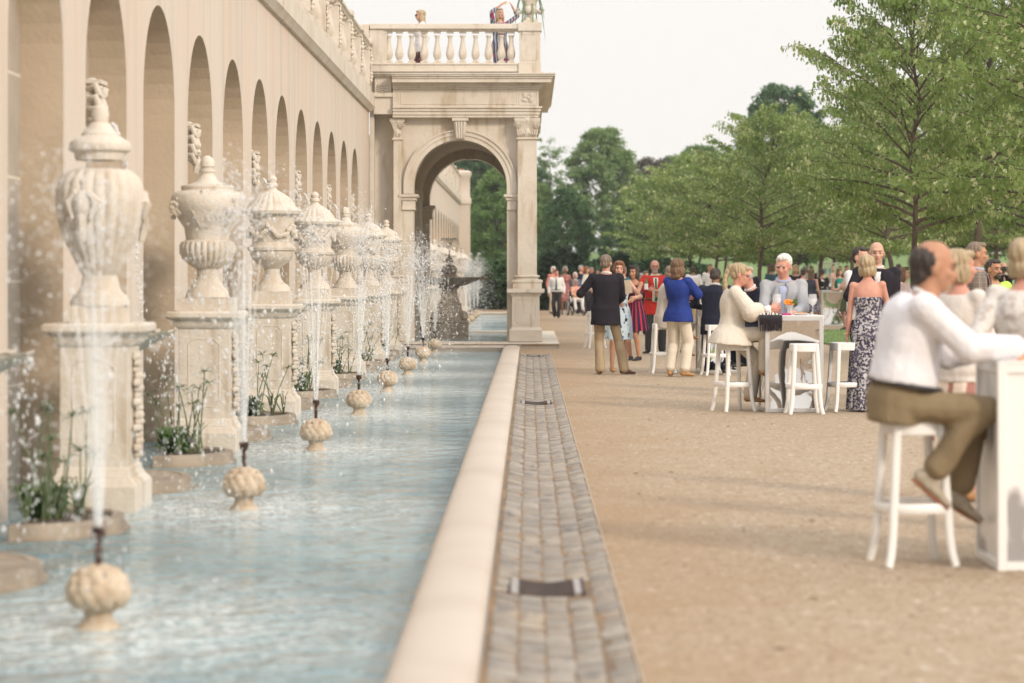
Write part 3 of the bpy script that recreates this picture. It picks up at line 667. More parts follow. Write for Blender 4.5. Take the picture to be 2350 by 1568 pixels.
def make_pedestal(loc, label, group='pedestals under the urns'):
    t = empty('stone_pedestal', loc, 0, label, 'pedestal', group)
    m = MB(); zb = -.35; w_ = .22; d = .24
    m.sqloft([(.29,.34,zb),(.29,.34,.115),(.285,.33,.125),(.275,.32,.14),(.25,.295,.165),(.25,.295,.175),(.235,.27,.195),(.235,.26,.225),(w_,d,.235),(w_,d,1.015),(w_+.01,d+.01,1.02),(w_+.035,d+.03,1.045),(w_+.05,d+.045,1.09),(w_+.09,d+.085,1.105),(w_+.10,d+.095,1.115),(w_+.10,d+.10,1.12),(w_+.10,d+.10,1.155),(w_+.085,d+.085,ZCAP)])
    o = m.build('block', STONE, t, bevel=.004)
    p = MB(); a, z0, z1, e = .135, .34, .93, .05; y = -d
    loop = [(-a+e,z0),(a-e,z0),(a-.01,z0+e),(a,z0+e),(a,z1-e),(a-e,z1-.0),(-a+e,z1),(-a,z1-e),(-a,z0+e)]
    for i in range(len(loop)): A = loop[i]; B = loop[(i+1) % len(loop)]; p.tube([(A[0],y,A[1]),(B[0],y,B[1])], .006, 6)
    p.build('panel_moulding', STONE, o)
    p = MB(); random.seed(3)
    for s in (1,):
        for k in range(16): p.ell((s*(w_+.015+.02*random.random()), random.gauss(0,.035), .95-k*.043), .03+.015*random.random(), .04+.025*abs(math.sin(k)), .032, nu=7, nv=5)
    p.build('fruit_drop_carving', STONE, o)
    return t
for i, (Y, k) in enumerate(zip(UYS, kinds)):
    if i < 3 or True:
        if i == 0: ped0 = make_pedestal((UX, Y, 0), plab[i])
        else: c = copy_tree(ped0); c.location = (UX, Y, 0); c['label'] = plab[i]
    make_urn(k, (UX, Y, ZCAP+ (.115 if k in (1,2) else .14)), lab[i])
for i in range(7):                     # second garden row, seen through the arch
    Y = 66+5.333*i*1.15
    c = copy_tree(ped0); c.location = (UX, Y, 0); c['label'] = f'pale pedestal of the distant row seen through the arch, '+['first','second','third','fourth','fifth','sixth','seventh'][i]+' from the pavilion'; c['group'] = 'pedestals of the far garden'
    u = make_urn([3,2,4][i % 3], (UX, Y, ZCAP+.14), 'pale urn of the distant row seen through the arch, '+['first','second','third','fourth','fifth','sixth','seventh'][i]+' from the pavilion'); u['group'] = 'urns of the far garden'
# mascarons (carved masks) and shell basins in every second bay
def make_mask():
    m = MB(); x = -.04
    m.ell((-.10,0,.30),.10,.13,.20,nu=16,nv=10); m.ell((-.03,0,.28),.045,.035,.07,nu=8,nv=6)
    for s in (-1, 1):
        m.ell((-.03,s*.055,.345),.035,.04,.022,nu=8,nv=6); m.ell((-.02,s*.06,.26),.04,.045,.04,nu=8,nv=6)
        for k in range(4): a = k*.5; m.tube([(-.1,s*.10,.40-k*.08),(-.04,s*(.15+.02*k),.42-k*.09),(-.02,s*.14,.36-k*.09),(-.05,s*.11,.34-k*.08)], [.03,.03,.03,.02], 7)
    for k in range(-2, 3): m.tube([(-.08,k*.035,.13),(-.02+.01*abs(k),k*.045,.06),(-.03,k*.05,-.02)], [.035,.035,.015], 7)
    m.ell((-.015,0,.19),.045,.05,.018,nu=8,nv=6); m.box(-.2,-.0,-.15,.15,.44,.47); m.box(-.2,-.03,-.12,.12,.41,.44)
    for k in range(-2, 3): m.tube([(-.08,k*.05,.42),(-.0,k*.055,.40),(-.01,k*.05,.35)], [.03,.025,.012], 6)
    return m.mesh('mascaron', STONE, 60)
def make_shell():
    m = MB(); n_ = 26; rings = []
    for j, u in enumerate((0, .3, .6, .85, 1.0, 1.04, .95)):
        zz = (-.20, -.17, -.11, -.04, .0, .02, .0)[j]
        row = []
        for i in range(n_+1):
            a = -PI/2+PI*i/n_; rr = 1+.06*math.cos(a*14)*(u > .5); row.append((.50*u*rr*math.cos(a), .42*u*rr*math.sin(a), zz+.015*math.cos(a*14)*(u > .5)))
        rings.append(row)
    q = len(rings[0]); vs = [p for r_ in rings for p in r_]; fs = []
    for j in range(len(rings)-1):
        for i in range(q-1): fs.append((j*q+i, j*q+i+1, (j+1)*q+i+1, (j+1)*q+i))
    m.add(vs, fs)
    row = rings[-1]; m.add([(p[0]*.93, p[1]*.93, p[2]-.02) for p in row]+[(0,0,-.02)], [(i, i+1, q) for i in range(q-1)])
    for s in (-1, 1): m.tube([(0,s*.1,-.2),(.12,s*.12,-.22),(.05,s*.1,-.38),(0,s*.08,-.5)], [.05,.05,.04,.03], 8)
    return m.mesh('shell_basin', STONE, 50)
mk = make_mask(); sh = make_shell(); MB_Y = [Y1C+BAY*(k-1) for k in range(0, 13, 2)]
nth = ['nearest', 'second', 'third', 'fourth', 'fifth', 'sixth', 'farthest']
for i, Y in enumerate(MB_Y):
    link('mascaron', mk, None, (WX-.02, Y, 2.52)); o = COL.objects[-1]
    tag(o, f'carved stone lion-like mask in an arched niche, {nth[i]} mask from the camera', 'stone mask', 'spouting masks in the niches')
    o = link('shell_basin', sh, None, (WX-.0, Y, 1.03)); tag(o, f'scalloped stone shell basin on the wall, {nth[i]} shell from the camera', 'shell basin', 'shell basins on the wall')
# planters
FOL = mat('papyrus_green', (.085,.125,.06), .6, (.13,.17,.08), 8)
FERN = mat('fern_green', (.055,.12,.03), .6, (.09,.17,.045), 10)
def make_papyrus(seed, n_=11):
    random.seed(seed); m = MB()
    for k in range(n_):
        bx, by = random.gauss(0,.09), random.gauss(0,.09); h = random.uniform(.35, .72); tx, ty = bx+random.gauss(0,.11)*h/.6, by+random.gauss(0,.11)
        m.tube([(bx,by,0),((bx+tx)/2+.01,(by+ty)/2,h*.55),(tx,ty,h)], [.007,.006,.004], 5)
        for q in range(13):
            a = random.uniform(0,2*PI); l_ = random.uniform(.05,.10); dz = random.uniform(-.03,.05)
            m.tube([(tx,ty,h),(tx+math.cos(a)*l_*.6,ty+math.sin(a)*l_*.6,h+dz*.7+.01),(tx+math.cos(a)*l_,ty+math.sin(a)*l_,h+dz-.015)], [.004,.004,.001], 4, flat=.4)
        if random.random() < .5:
            for q in range(3): a = random.uniform(0,2*PI); m.tube([(bx,by,.0),(bx+math.cos(a)*.05,by+math.sin(a)*.05,.2),(bx+math.cos(a)*.12,by+math.sin(a)*.12,.26)], [.006,.008,.002], 4, flat=.3)
    return m.mesh('papyrus', FOL, 60)
pap = [make_papyrus(1), make_papyrus(2, 12), make_papyrus(5, 9)]
m = MB(); random.seed(11)
for k in range(160):
    a = random.uniform(0,2*PI); r_ = random.uniform(.02,.16); h = random.uniform(.05,.2)
    m.tube([(r_*.4*math.cos(a),r_*.4*math.sin(a),0),(r_*math.cos(a),r_*math.sin(a),h),(1.3*r_*math.cos(a),1.3*r_*math.sin(a),h-.03)], [.006,.014,.002], 4, flat=.3)
fern_me = m.mesh('fern', FERN, 60)
def make_planter(loc, planted, label, grp='half-round stone planters in the pool'):
    t = empty('stone_planter', loc, 0, label, 'planter', grp); m = MB(); n_ = 28
    rim = [(.56,-.4),(.56,.02),(.548,.04),(.49,.045),(.475,.03),(.475,-.0)]
    vs = []; fs = []
    for r_, z_ in rim:
        for i in range(n_+1): a = -PI/2+PI*i/n_; vs.append((r_*math.cos(a)*1.0, r_*math.sin(a)*1.15, z_))
    for j in range(len(rim)-1):
        for i in range(n_): q = n_+1; fs.append((j*q+i, j*q+i+1, (j+1)*q+i+1, (j+1)*q+i))
    m.add(vs, fs); m.build('rim', WETST, t)
    s = MB(); s.add([(.482*math.cos(-PI/2+PI*i/n_), .482*math.sin(-PI/2+PI*i/n_)*1.15, .02 if planted else .038) for i in range(n_+1)], [tuple(range(n_+1))]); s.build('soil' if planted else 'top_slab', SOIL if planted else WETST, t)
    k = MB(); k.prism([(.585*math.cos(-PI/2+PI*i/n_), .585*math.sin(-PI/2+PI*i/n_)*1.15) for i in range(n_+1)], -.4, -.035, 'z'); k.build('footing', WETST, t)
    return t
for i, Y in enumerate(UYS):
    near = ['nearest', 'second', 'third', 'fourth', 'fifth', 'sixth', 'last'][i]
    make_planter((-2.99, Y-1.42, 0), True, f'half-round stone planter with soil and papyrus before the {near} urn')
    make_planter((-2.99, Y+1.42, 0), i > 3, f'half-round stone planter on the far side of the {near} urn')
    o = link('papyrus_plant', pap[i % 3], None, (-2.82, Y-1.42, .01)); o.rotation_euler[2] = i*1.3; tag(o, f'thin green papyrus stems in the planter before the {near} urn', 'papyrus', 'papyrus plants in the planters')
    o = link('fern_plant', fern_me, None, (-2.93 if i else -2.95, Y-1.42+.12, .01)); o.rotation_euler[2] = i; o.scale = (1,1,1.1); tag(o, f'low bushy dark green fern at the foot of the papyrus before the {near} urn', 'fern', 'ferns in the planters')
make_planter((-2.99, UYS[0]-5.333+1.42, 0), False, 'orange-lit half-round stone planter at the left edge of the photo')
# basket fountains
BX = -1.87; BYS = [10.5+5.36*k for k in range(8)]
def make_basket():
    t = empty('basket_fountain', (0,0,0), 0, 'x', 'fountain', 'flower basket fountains in the pool')
    m = MB(); m.lathe([(.085,-.35),(.098,-.055),(.092,-.038),(.070,-.015),(.064,.01),(.072,.035),(.09,.05),(.08,.06)], 24, lobes=24, amp=.06, zr=(-.03,.03)); b_ = m.build('basket', BASKET, t)
    f = MB(); random.seed(5)
    f.ell((0,0,.125), .112,.112,.085)
    for ring, (rr, zz, cnt) in enumerate(((.112,.068,12),(.126,.095,13),(.124,.128,13),(.110,.162,11),(.082,.192,8),(.040,.208,4))):
        for k in range(cnt):
            a = 2*PI*(k+.5*(ring % 2))/cnt; c = Vector((rr*math.cos(a), rr*math.sin(a), zz)); nrm = Vector((math.cos(a), math.sin(a), -.4+ring*.38)).normalized()
            Q = nrm.to_track_quat('Z', 'Y').to_matrix()
            for p in range(6):
                b2 = 2*PI*p/6+random.random(); off = Q @ Vector((.020*math.cos(b2), .020*math.sin(b2), .006)); M = Q @ Matrix.Rotation(b2, 3, 'Z') @ Matrix.Rotation(.5, 3, 'Y')
                f.ell(c+off, .025, .018, .005, M, nu=7, nv=5)
            f.ell(c+nrm*.008, .009, .009, .009, nu=6, nv=5)
    f.build('stone_flowers', BASKET, b_)
    n_ = MB(); n_.lathe([(.014,.22),(.014,.285),(.02,.29),(.012,.30),(.012,.33),(.028,.345),(.032,.385),(.028,.388)], 14); n_.build('nozzle', BRONZE, t)
    return t
WDROP = mat('water_drops', (.93,.94,.95), .12, alpha=.55, spec=.9)
WSTR = mat('water_stream', (.93,.95,.96), .15, alpha=.26, spec=.9)
def drops(P, r, V=None, str_=1.6):
    O = np.array([[1,0,0],[-1,0,0],[0,1,0],[0,-1,0],[0,0,1],[0,0,-1]], float); FI = np.array([[0,2,4],[2,1,4],[1,3,4],[3,0,4],[2,0,5],[1,2,5],[3,1,5],[0,3,5]])
    n_ = len(P); D = O[None]*r[:,None,None]; D[:,:,2] *= str_; Vv = (P[:,None]+D).reshape(-1, 3); Fc = (FI[None]+6*np.arange(n_)[:,None,None]).reshape(-1, 3); return Vv, Fc
def jet_mesh(seed, n_=3200, htop=1.75, spread=.30, dr=.0065, lean=-.05):
    r_ = np.random.default_rng(seed); z0 = .39; g_ = 9.8; jets = 18; JA = r_.uniform(0, 2*PI, jets); JH = htop*r_.uniform(.72, 1.0, jets); JS = spread*r_.beta(1.2, 1.8, jets)*1.25
    P = []; Rr = []
    k = r_.integers(0, jets, n_); h = JH[k]*r_.normal(1, .035, n_); vz = np.sqrt(2*g_*h); T = vz/g_+np.sqrt(2*(h+z0-ZW)/g_); t_ = T*r_.beta(1.35, 1.2, n_)
    vr = JS[k]/(vz/g_)*r_.normal(1, .16, n_); a = JA[k]+r_.normal(0, .10, n_)
    turb = .008+.10*np.clip(t_/T, 0, 1)**1.5
    x = np.cos(a)*vr*t_+r_.normal(0,1,n_)*turb+lean*t_*t_; y = np.sin(a)*vr*t_+r_.normal(0,1,n_)*turb; z = z0+vz*t_-.5*g_*t_*t_
    P = np.stack([x,y,z],1); rad = dr*r_.lognormal(0, .5, n_)*(.6+.7*(t_/T)); ok = z > ZW+.01
    V1_, F1 = drops(P[ok], rad[ok])
    # splash on the pool
    ns = n_//5; a = r_.uniform(0,2*PI,ns); rr = spread*2*r_.beta(2,1.6,ns)*1.1; P2 = np.stack([rr*np.cos(a), rr*np.sin(a), ZW+np.abs(r_.normal(0,.03,ns))],1)
    V2_, F2 = drops(P2, dr*.9*r_.lognormal(0,.4,ns), str_=1.0)
    V_ = np.concatenate([V1_, V2_]); F_ = np.concatenate([F1, F2+len(V1_)])
    m = MB()
    for j in range(jets):
        h = JH[j]; vz = math.sqrt(2*g_*h); T1 = vz/g_*.42; ps = []
        for q in range(9): tt = T1*q/8; vr_ = JS[j]/(vz/g_); ps.append((math.cos(JA[j])*vr_*tt+lean*tt*tt+.012*math.cos(JA[j]), math.sin(JA[j])*vr_*tt+.012*math.sin(JA[j]), z0+vz*tt-.5*g_*tt*tt))
        m.tube(ps, [.0038+.0002*q for q in range(9)], 5)
    return npmesh('droplets', V_, F_, [WDROP]), m.mesh('streams', WSTR, 60)
bk0 = make_basket(); jm = [jet_mesh(1, 4600, 1.66, .34, .0026), jet_mesh(2, 5200, 1.85, .34, .0034), jet_mesh(3, 4000, 1.70, .34, .0040)]
nth8 = ['nearest', 'second', 'third', 'fourth', 'fifth', 'sixth', 'seventh', 'eighth']
for i in range(14):
    Y = BYS[i] if i < 8 else 71.5+5.36*(i-8)
    if i >= 12: continue
    far = i >= 8
    c = bk0 if i == 0 else copy_tree(bk0); c.location = (BX, Y, 0); c.rotation_euler[2] = i*.8
    c['label'] = f'stone flower basket with a bronze nozzle, {nth8[i]} from the camera' if not far else 'tiny stone flower basket in the far pool beyond the arch, '+['first','second','third','fourth'][i-8]+' from the pavilion'
    if far: c['group'] = 'flower basket fountains in the far pool'
    dm, sm = jm[0 if i == 0 else 1 if i < 4 else 2]
    t = empty('water_jet', (BX, Y, 0), (0, .6, -.5, 3.6, .3, 2.9, -.4, 3.3, .5, 1, 2, 3)[i], f'jet of white water and drops above the {nth8[i]} flower basket' if not far else 'distant water jet in the far pool seen through the arch, '+['first','second','third','fourth'][i-8]+' from the pavilion', 'water jet', 'water jets above the flower baskets' if not far else 'water jets in the far pool')
    tag(link('water_droplets', dm, t), kind='stuff'); link('water_streams', sm, t)
# spouting water from masks to shells and from shells to the pool
def spout_mesh():
    r_ = np.random.default_rng(9); n_ = 420; t_ = r_.random(n_)*.54; x = .04+.45*t_+r_.normal(0,.02,n_)*(t_+.2); y = r_.normal(0,.025,n_); z = 2.66-.3*t_-4.9*t_*t_
    P = [np.stack([x,y,z],1)]
    n2 = 260; a = r_.uniform(-1.3,1.3,n2); t2 = r_.random(n2)*.46; P.append(np.stack([.5*np.cos(a)+r_.normal(0,.015,n2)+.1*t2, .42*np.sin(a)+r_.normal(0,.015,n2), 1.02-4.9*t2*t2],1))
    P = np.concatenate(P); P = P[P[:,2] > ZW]; V_, F_ = drops(P, .0048*r_.lognormal(0,.4,len(P)), str_=2.6); return npmesh('spout', V_, F_, [WDROP])
sp = spout_mesh()
for i, Y in enumerate(MB_Y):
    o = link('water_spout', sp, None, (WX, Y, 0)); tag(o, f'thin falling water between the {nth[i]} wall mask and its shell basin', 'water spout', 'water falling from the masks', 'stuff')
# tazza fountain inside the pavilion
TY = 53.7; tz = lambda y: pz(y, TY)
t = empty('tazza_fountain', (px(1031, TY), TY, 0), 0, 'dark stone shell-bowl fountain with a pine cone finial under the pavilion arch', 'fountain')
m = MB(); m.sqloft([(.42,.42,.0),(.42,.42,tz(741)),(.44,.44,tz(740)),(.44,.44,tz(738)),(.36,.36,tz(732)),(.36,.36,tz(728)),(.27,.27,tz(708)),(.27,.27,tz(696)),(.22,.22,tz(694)),(.17,.17,tz(664)),(.22,.22,tz(661)),(.22,.22,tz(658))])
for k in range(4):
    a = PI/2*k+PI/4; m.tube([(.5*math.cos(a), .5*math.sin(a), tz(733)), (.46*math.cos(a), .46*math.sin(a), tz(722)), (.33*math.cos(a), .33*math.sin(a), tz(715))], [.07,.08,.03], 8)
m.build('base', DARKST, t, bevel=.01)
m = MB(); m.lathe([(.12,tz(660)),(.35,tz(655)),(.55,tz(648)),(.70,tz(641)),(.76,tz(637)),(.74,tz(635.5)),(.55,tz(640)),(.1,tz(641))], 44, lobes=16, amp=.05, zr=(1.3,1.6))
for k in range(-3, 4): m.tube([(.70,k*.03,tz(641)),(.76+.02*abs(k),k*.045,tz(636)),(.74,k*.05,tz(633))], [.04,.035,.02], 7)
m.build('bowl', DARKST, t)
m = MB(); m.lathe([(.2,tz(640)),(.2,tz(633)),(.15,tz(630)),(.17,tz(626)),(.19,tz(619)),(.15,tz(612)),(.08,tz(607)),(.05,tz(605)),(.09,tz(601)),(.10,tz(598)),(.06,tz(592)),(.02,tz(588)),(.012,tz(583)),(.004,tz(580))], 24, lobes=16, amp=.12, zr=(1.4,1.85)); m.build('finial', DARKST, t)
r_ = np.random.default_rng(4); n_ = 900; a = r_.uniform(0,2*PI,n_); t_ = r_.random(n_)*.8; P = np.stack([.5*np.cos(a)*t_*r_.normal(1,.1,n_), .5*np.sin(a)*t_, 1.96+2.6*t_-4.9*t_*t_],1); P = P[P[:,2] > .1]
V_, F_ = drops(P, .006*r_.lognormal(0,.4,len(P)))
o = link('water_spray', npmesh('spray', V_, F_, [WDROP]), None, (t.location.x, TY, 0)); tag(o, 'fine spray arching over the dark tazza fountain', 'water spray', kind='stuff')
# ================================================================ TREES
BARK = mat('grey_brown_bark', (.13,.095,.07), .9, (.075,.055,.042), 14, bump=.8, bscale=40, stretch=(1,1,.3))
def leafmat(name, c1, c2, tr=.42):
    m = bpy.data.materials.new(name); m.use_nodes = True; n = m.node_tree.nodes; L = m.node_tree.links
    b = n['Principled BSDF']; b.inputs['Roughness'].default_value = .55; b.inputs['Specular IOR Level'].default_value = .35
    g_ = n.new('ShaderNodeNewGeometry'); z = n.new('ShaderNodeTexNoise'); z.inputs['Scale'].default_value = 1.1; z.inputs['Detail'].default_value = 6
    L.new(g_.outputs['Position'], z.inputs[0]); rp = n.new('ShaderNodeValToRGB'); rp.color_ramp.elements[0].position = .36; rp.color_ramp.elements[1].position = .64
    rp.color_ramp.elements[0].color = tuple(c1)+(1,); rp.color_ramp.elements[1].color = tuple(c2)+(1,); L.new(z.outputs[0], rp.inputs[0]); L.new(rp.outputs[0], b.inputs['Base Color'])
    t = n.new('ShaderNodeBsdfTranslucent'); L.new(rp.outputs[0], t.inputs[0]); mxs = n.new('ShaderNodeMixShader'); mxs.inputs[0].default_value = tr
    out = n['Material Output']; L.new(b.outputs[0], mxs.inputs[1]); L.new(t.outputs[0], mxs.inputs[2]); L.new(mxs.outputs[0], out.inputs[0]); return m
LIN = leafmat('linden_leaf', (.19,.285,.075), (.265,.36,.11)); BRC = leafmat('linden_bract', (.50,.54,.26), (.60,.62,.36), .4)
DKL = leafmat('dark_leaf', (.065,.14,.055), (.10,.19,.075), .35); MDL = leafmat('mid_leaf', (.16,.265,.08), (.22,.33,.11)); LGL = leafmat('light_leaf', (.20,.31,.105), (.26,.36,.14))
CON = leafmat('conifer_needle', (.022,.05,.024), (.04,.08,.034), .1); PUR = leafmat('copper_leaf', (.10,.075,.06), (.13,.11,.07), .3)
def leaves(P, size, seed, droop=.8, asp=.62, bract=0.0, fold=.25):
    r_ = np.random.default_rng(seed); n_ = len(P); a = r_.uniform(0, 2*PI, n_)
    el = -droop+r_.normal(0, .45, n_)                       # tip points down by droop
    D = np.stack([np.cos(a)*np.cos(el), np.sin(a)*np.cos(el), np.sin(el)], 1)
    S = np.stack([-np.sin(a), np.cos(a), 0*a], 1); roll = r_.normal(0, .6, n_)[:,None]; Nn = np.cross(D, S); S = S*np.cos(roll)+Nn*np.sin(roll); Nn = np.cross(D, S)
    s = (size*r_.uniform(.65, 1.25, n_))[:,None]
    v0 = P; v1 = P+D*s*.45+S*s*asp*.5+Nn*s*fold*.3; v2 = P+D*s; v3 = P+D*s*.45-S*s*asp*.5+Nn*s*fold*.3
    V = np.stack([v0, v1, v2, v3], 1).reshape(-1, 3); Fc = np.arange(n_*4).reshape(-1, 4)
    mi = (r_.random(n_) < bract).astype(int); return V, Fc, mi
def make_linden(seed, H=7.2, cr=2.5, tr=.085, zb=2.3, nl=46, leaf=.105, ntw=11, npt=13, mats=None, bract=.19, up=.55, name='linden'):
    r_ = random.Random(seed); t = MB(); pts = []
    tp = [Vector((r_.gauss(0,.03)*k, r_.gauss(0,.03)*k, H*.96*k/8)) for k in range(9)]
    t.tube(tp, [tr*1.25]+[tr*(1-k/9.2)**.8 for k in range(1, 9)], 9)
    for i in range(nl):
        u = (i+.5)/nl; z = zb+(H*.93-zb)*u**1.1; az = i*2.399+r_.gauss(0,.25)
        prof_ = math.sin(PI*(.24+.68*u))**.75
        L_ = max(.5, cr*prof_*r_.uniform(.8, 1.12)); el = R(18+38*u)+r_.gauss(0,.12)
        k = z/H*8; i0 = min(7, int(k)); base = tp[i0].lerp(tp[i0+1], k-i0)
        d = Vector((math.cos(az), math.sin(az), 0)); ps = []
        for q in range(7):
            s = q/6; ps.append(base+d*L_*s*math.cos(el*.6)+Vector((r_.gauss(0,.02)*q, r_.gauss(0,.02)*q, L_*(math.sin(el)*s-.28*s*s*up))))
        r0 = tr*.42*(1-u*.6); t.tube(ps, [r0*(1-.85*q/6) for q in range(7)], 5)
        for j in range(ntw):
            s = .22+.8*(j+.5)/ntw; s = min(1, s); kk = s*6; b0 = min(5, int(kk)); p = ps[b0].lerp(ps[b0+1], kk-b0)
            side = 1 if j % 2 else -1; a2 = az+side*r_.uniform(.4, 1.1); tl = L_*r_.uniform(.22, .42)*(1.15-s*.5); e2 = r_.uniform(-.1, .45)
            q1 = p+Vector((math.cos(a2)*tl, math.sin(a2)*tl, tl*math.sin(e2))); q1m = p.lerp(q1, .5)+Vector((0,0,.04))
            if j % 2 == 0 or s > .6: t.tube([p, q1m, q1], [r0*.30, r0*.2, r0*.08], 4)
            for m_ in range(npt):
                w_ = (m_+.5)/npt*1.02; pp = (p.lerp(q1m, w_*2) if w_ < .5 else q1m.lerp(q1, w_*2-1)); pts.append((pp.x+r_.gauss(0,.05), pp.y+r_.gauss(0,.05), pp.z+r_.gauss(0,.035)-.01)); pts.append((pp.x+r_.gauss(0,.09), pp.y+r_.gauss(0,.09), pp.z+r_.gauss(0,.05)-.05))
    PA = np.array(pts); V, Fc, mi = leaves(PA, leaf, seed, droop=.95, bract=0); q_ = np.random.default_rng(seed); w3 = np.sin(PA[:,0]*3.1+1)*np.sin(PA[:,1]*2.9)*np.sin(PA[:,2]*4.3+seed); mi = (q_.random(len(PA)) < bract*(.35+2.6*np.clip(w3+.1, 0, 1))).astype(int)
    return t.mesh('trunk', BARK, 60), npmesh('crown', V, Fc, mats or [LIN, BRC], mi)
def make_broad(seed, H=16, cr=6, zb=2.5, mats=None, leaf=.34, n_cl=240, per=150, shape='round', tr=.3, csz=.9):
    r_ = random.Random(seed); q_ = np.random.default_rng(seed); t = MB(); t.tube([(0,0,-.5),(0.1,0,H*.3),(0,.1,H*.6),(0,0,H*.85)], [tr*1.2, tr*.9, tr*.5, tr*.1], 9); P = []
    for i in range(n_cl):
        u = r_.random(); z = zb+(H-zb)*u
        if shape == 'round': rad = cr*math.sin(PI*min(.98, u*.82+.14))**.65
        elif shape == 'cone': rad = cr*(1-u)**.85+.15
        elif shape == 'open': rad = cr*(.35+.65*math.sin(PI*u*.9+.2))*r_.uniform(.4, 1)
        az = r_.uniform(0, 2*PI); rr = rad*math.sqrt(r_.uniform(.15, 1)); c = np.array([rr*math.cos(az), rr*math.sin(az), z])
        s_ = csz*r_.uniform(.6, 1.3); k = int(per*r_.uniform(.6, 1.3)); d = q_.normal(0, 1, (k, 3)); d /= np.linalg.norm(d, axis=1)[:,None]; d *= (q_.random(k)**.4)[:,None]
        d[:,2] *= .55 if shape != 'cone' else .4
        P.append(c+d*s_+np.stack([0*d[:,0], 0*d[:,0], -.12*rr*(d[:,0]**2)], 1))
        if i % 4 == 0: b0 = Vector((0,0,max(zb*.7, z-rr*.6))); t.tube([b0, b0.lerp(Vector(c), .5)+Vector((0,0,.2)), Vector(c)], [tr*.3, tr*.18, tr*.05], 5)
    V, Fc, mi = leaves(np.concatenate(P), leaf, seed, droop=.4, asp=.7); return t.mesh('trunk', BARK, 60), npmesh('crown', V, Fc, mats or [MDL], mi)
def plant_tree(mm, X, Y, z, s, rz, name, label, cat='tree', group=None, sz=None):
    t = empty(name, (X, Y, z), rz, label, cat, group); t.scale = (s, s, sz or s); link('trunk', mm[0], t); link('crown', mm[1], t); return t
LD = [make_linden(21, H=7.6, cr=2.7, leaf=.10, nl=54, ntw=14, npt=19), make_linden(22, H=7.0, cr=2.5, leaf=.10, nl=50, ntw=12, npt=18), make_linden(23, H=7.3, cr=2.6, leaf=.10, nl=48, ntw=12, npt=18)]
LDF = [make_linden(24, H=7, cr=2.9, leaf=.15, zb=2.35, nl=50, ntw=11, npt=12), make_linden(25, H=6.7, cr=2.8, leaf=.15, zb=2.3, nl=46, ntw=11, npt=12)]
G = 'young lindens in rows across the garden'
def lin_at(xp, Y, top, i, lab, near=False, ww=1.0):
    mm = (LD[i % 3] if near else LDF[i % 2]); H = ((7.6, 7.0, 7.3)[i % 3] if near else (7, 6.7)[i % 2]); s = pz(top, Y)/H
    t = plant_tree(mm, px(xp, Y), Y, 0, s, i*1.7, 'linden_tree', lab, group=G); t.scale = (s*ww, s*ww, s)
lin_at(2097, 45, -150, 0, 'large linden with its trunk left of the front seated man, crown cut off above', True, .74)
lin_at(2245, 52, -160, 1, 'linden with a straight trunk above the man in the plaid jacket', True, .85)
lin_at(2520, 39, -300, 2, 'nearest linden, leaning its branches in from the right edge of the photo', True, 1.1)
lin_at(1745, 74, 240, 1, 'round linden behind the man in the grey jacket', True, .92)
lin_at(2370, 60, -20, 0, 'linden at the right edge behind the large lindens', True)
FL = [(1640,96,352),(1586,110,365),(1520,128,405),(1602,140,395),(1884,92,300),(1952,80,285),(2041,70,180),(1826,118,385),(1916,112,380),(1700,104,340),(2150,88,250),(2290,84,230),(2440,90,200),
      (1990,104,340),(2090,110,330),(2200,112,320),(2340,108,300),(2450,120,320),(1660,128,400),(1760,130,395),(1855,134,410),(2030,132,390),(2140,136,390),(2260,134,380),(2385,140,380)]
wh = ['first', 'second', 'third', 'fourth', 'fifth', 'sixth', 'seventh', 'eighth', 'ninth', 'tenth', 'eleventh', 'twelfth', 'thirteenth']
order = sorted(range(len(FL)), key=lambda k: FL[k][0])
for i, (xp, Y, top) in enumerate(FL):
    k = order.index(i); w_ = wh[k] if k < 13 else wh[len(FL)-1-k]; side = 'left' if k < 13 else 'right'
    lin_at(xp, Y, top, i, f'young linden in the background rows, {w_} from the {side} of those rows', Y < 85, 1.08)
BT = {'mid': make_broad(31, mats=[MDL], n_cl=330), 'light': make_broad(32, H=17, cr=5.5, mats=[LGL], leaf=.36, n_cl=340, shape='round', csz=1.05), 'dark': make_broad(33, H=18, cr=7, mats=[DKL], n_cl=340),
      'con': make_broad(34, H=14, cr=3.2, zb=.5, mats=[CON], shape='cone', n_cl=300, csz=.55, leaf=.28), 'pine': make_broad(35, H=17, cr=4, zb=5, mats=[MDL], shape='open', n_cl=70, per=60, csz=.9),
      'pur': make_broad(36, H=14, cr=5, mats=[PUR], n_cl=170)}
HH = {'mid': 16, 'light': 17, 'dark': 18, 'con': 14, 'pine': 17, 'pur': 14}
def hillz(Y): t = min(1, max(0, (Y-118)/110)); return .03+3.4*t*t*(3-2*t)
def big(kind, xp, Y, top, label, ww=1, name=None):
    z = hillz(Y) if Y > 118 else 0; s = (pz(top, Y)-z)/HH[kind]; mm = BT[kind]
    t = plant_tree(mm, px(xp, Y), Y, z-.1, s, random.uniform(0, 6), name or {'con':'conifer_tree','pine':'pine_tree'}.get(kind, 'broadleaf_tree'), label, group='park trees beyond the garden'); t.scale = (s*ww, s*ww, s)
big('pine', 1262, 205, 312, 'tall thin open-crowned tree against the sky just right of the pavilion pier', .85)
big('mid', 1235, 190, 420, 'bushy green tree right behind the pavilion pier', .8)
big('light', 1382, 190, 296, 'tall light green tree left of the dark conifer', .95)
big('dark', 1300, 132, 432, 'dark rounded tree with a visible trunk left of the tall light green tree', .72)
big('con', 1462, 138, 400, 'dark narrow conifer in the middle of the tree line', .8)
big('pur', 1498, 215, 362, 'purplish copper-leaved tree top behind the dark conifer', 1.0)
big('mid', 1555, 232, 358, 'hazy green tree top showing above the left linden rows', .9)
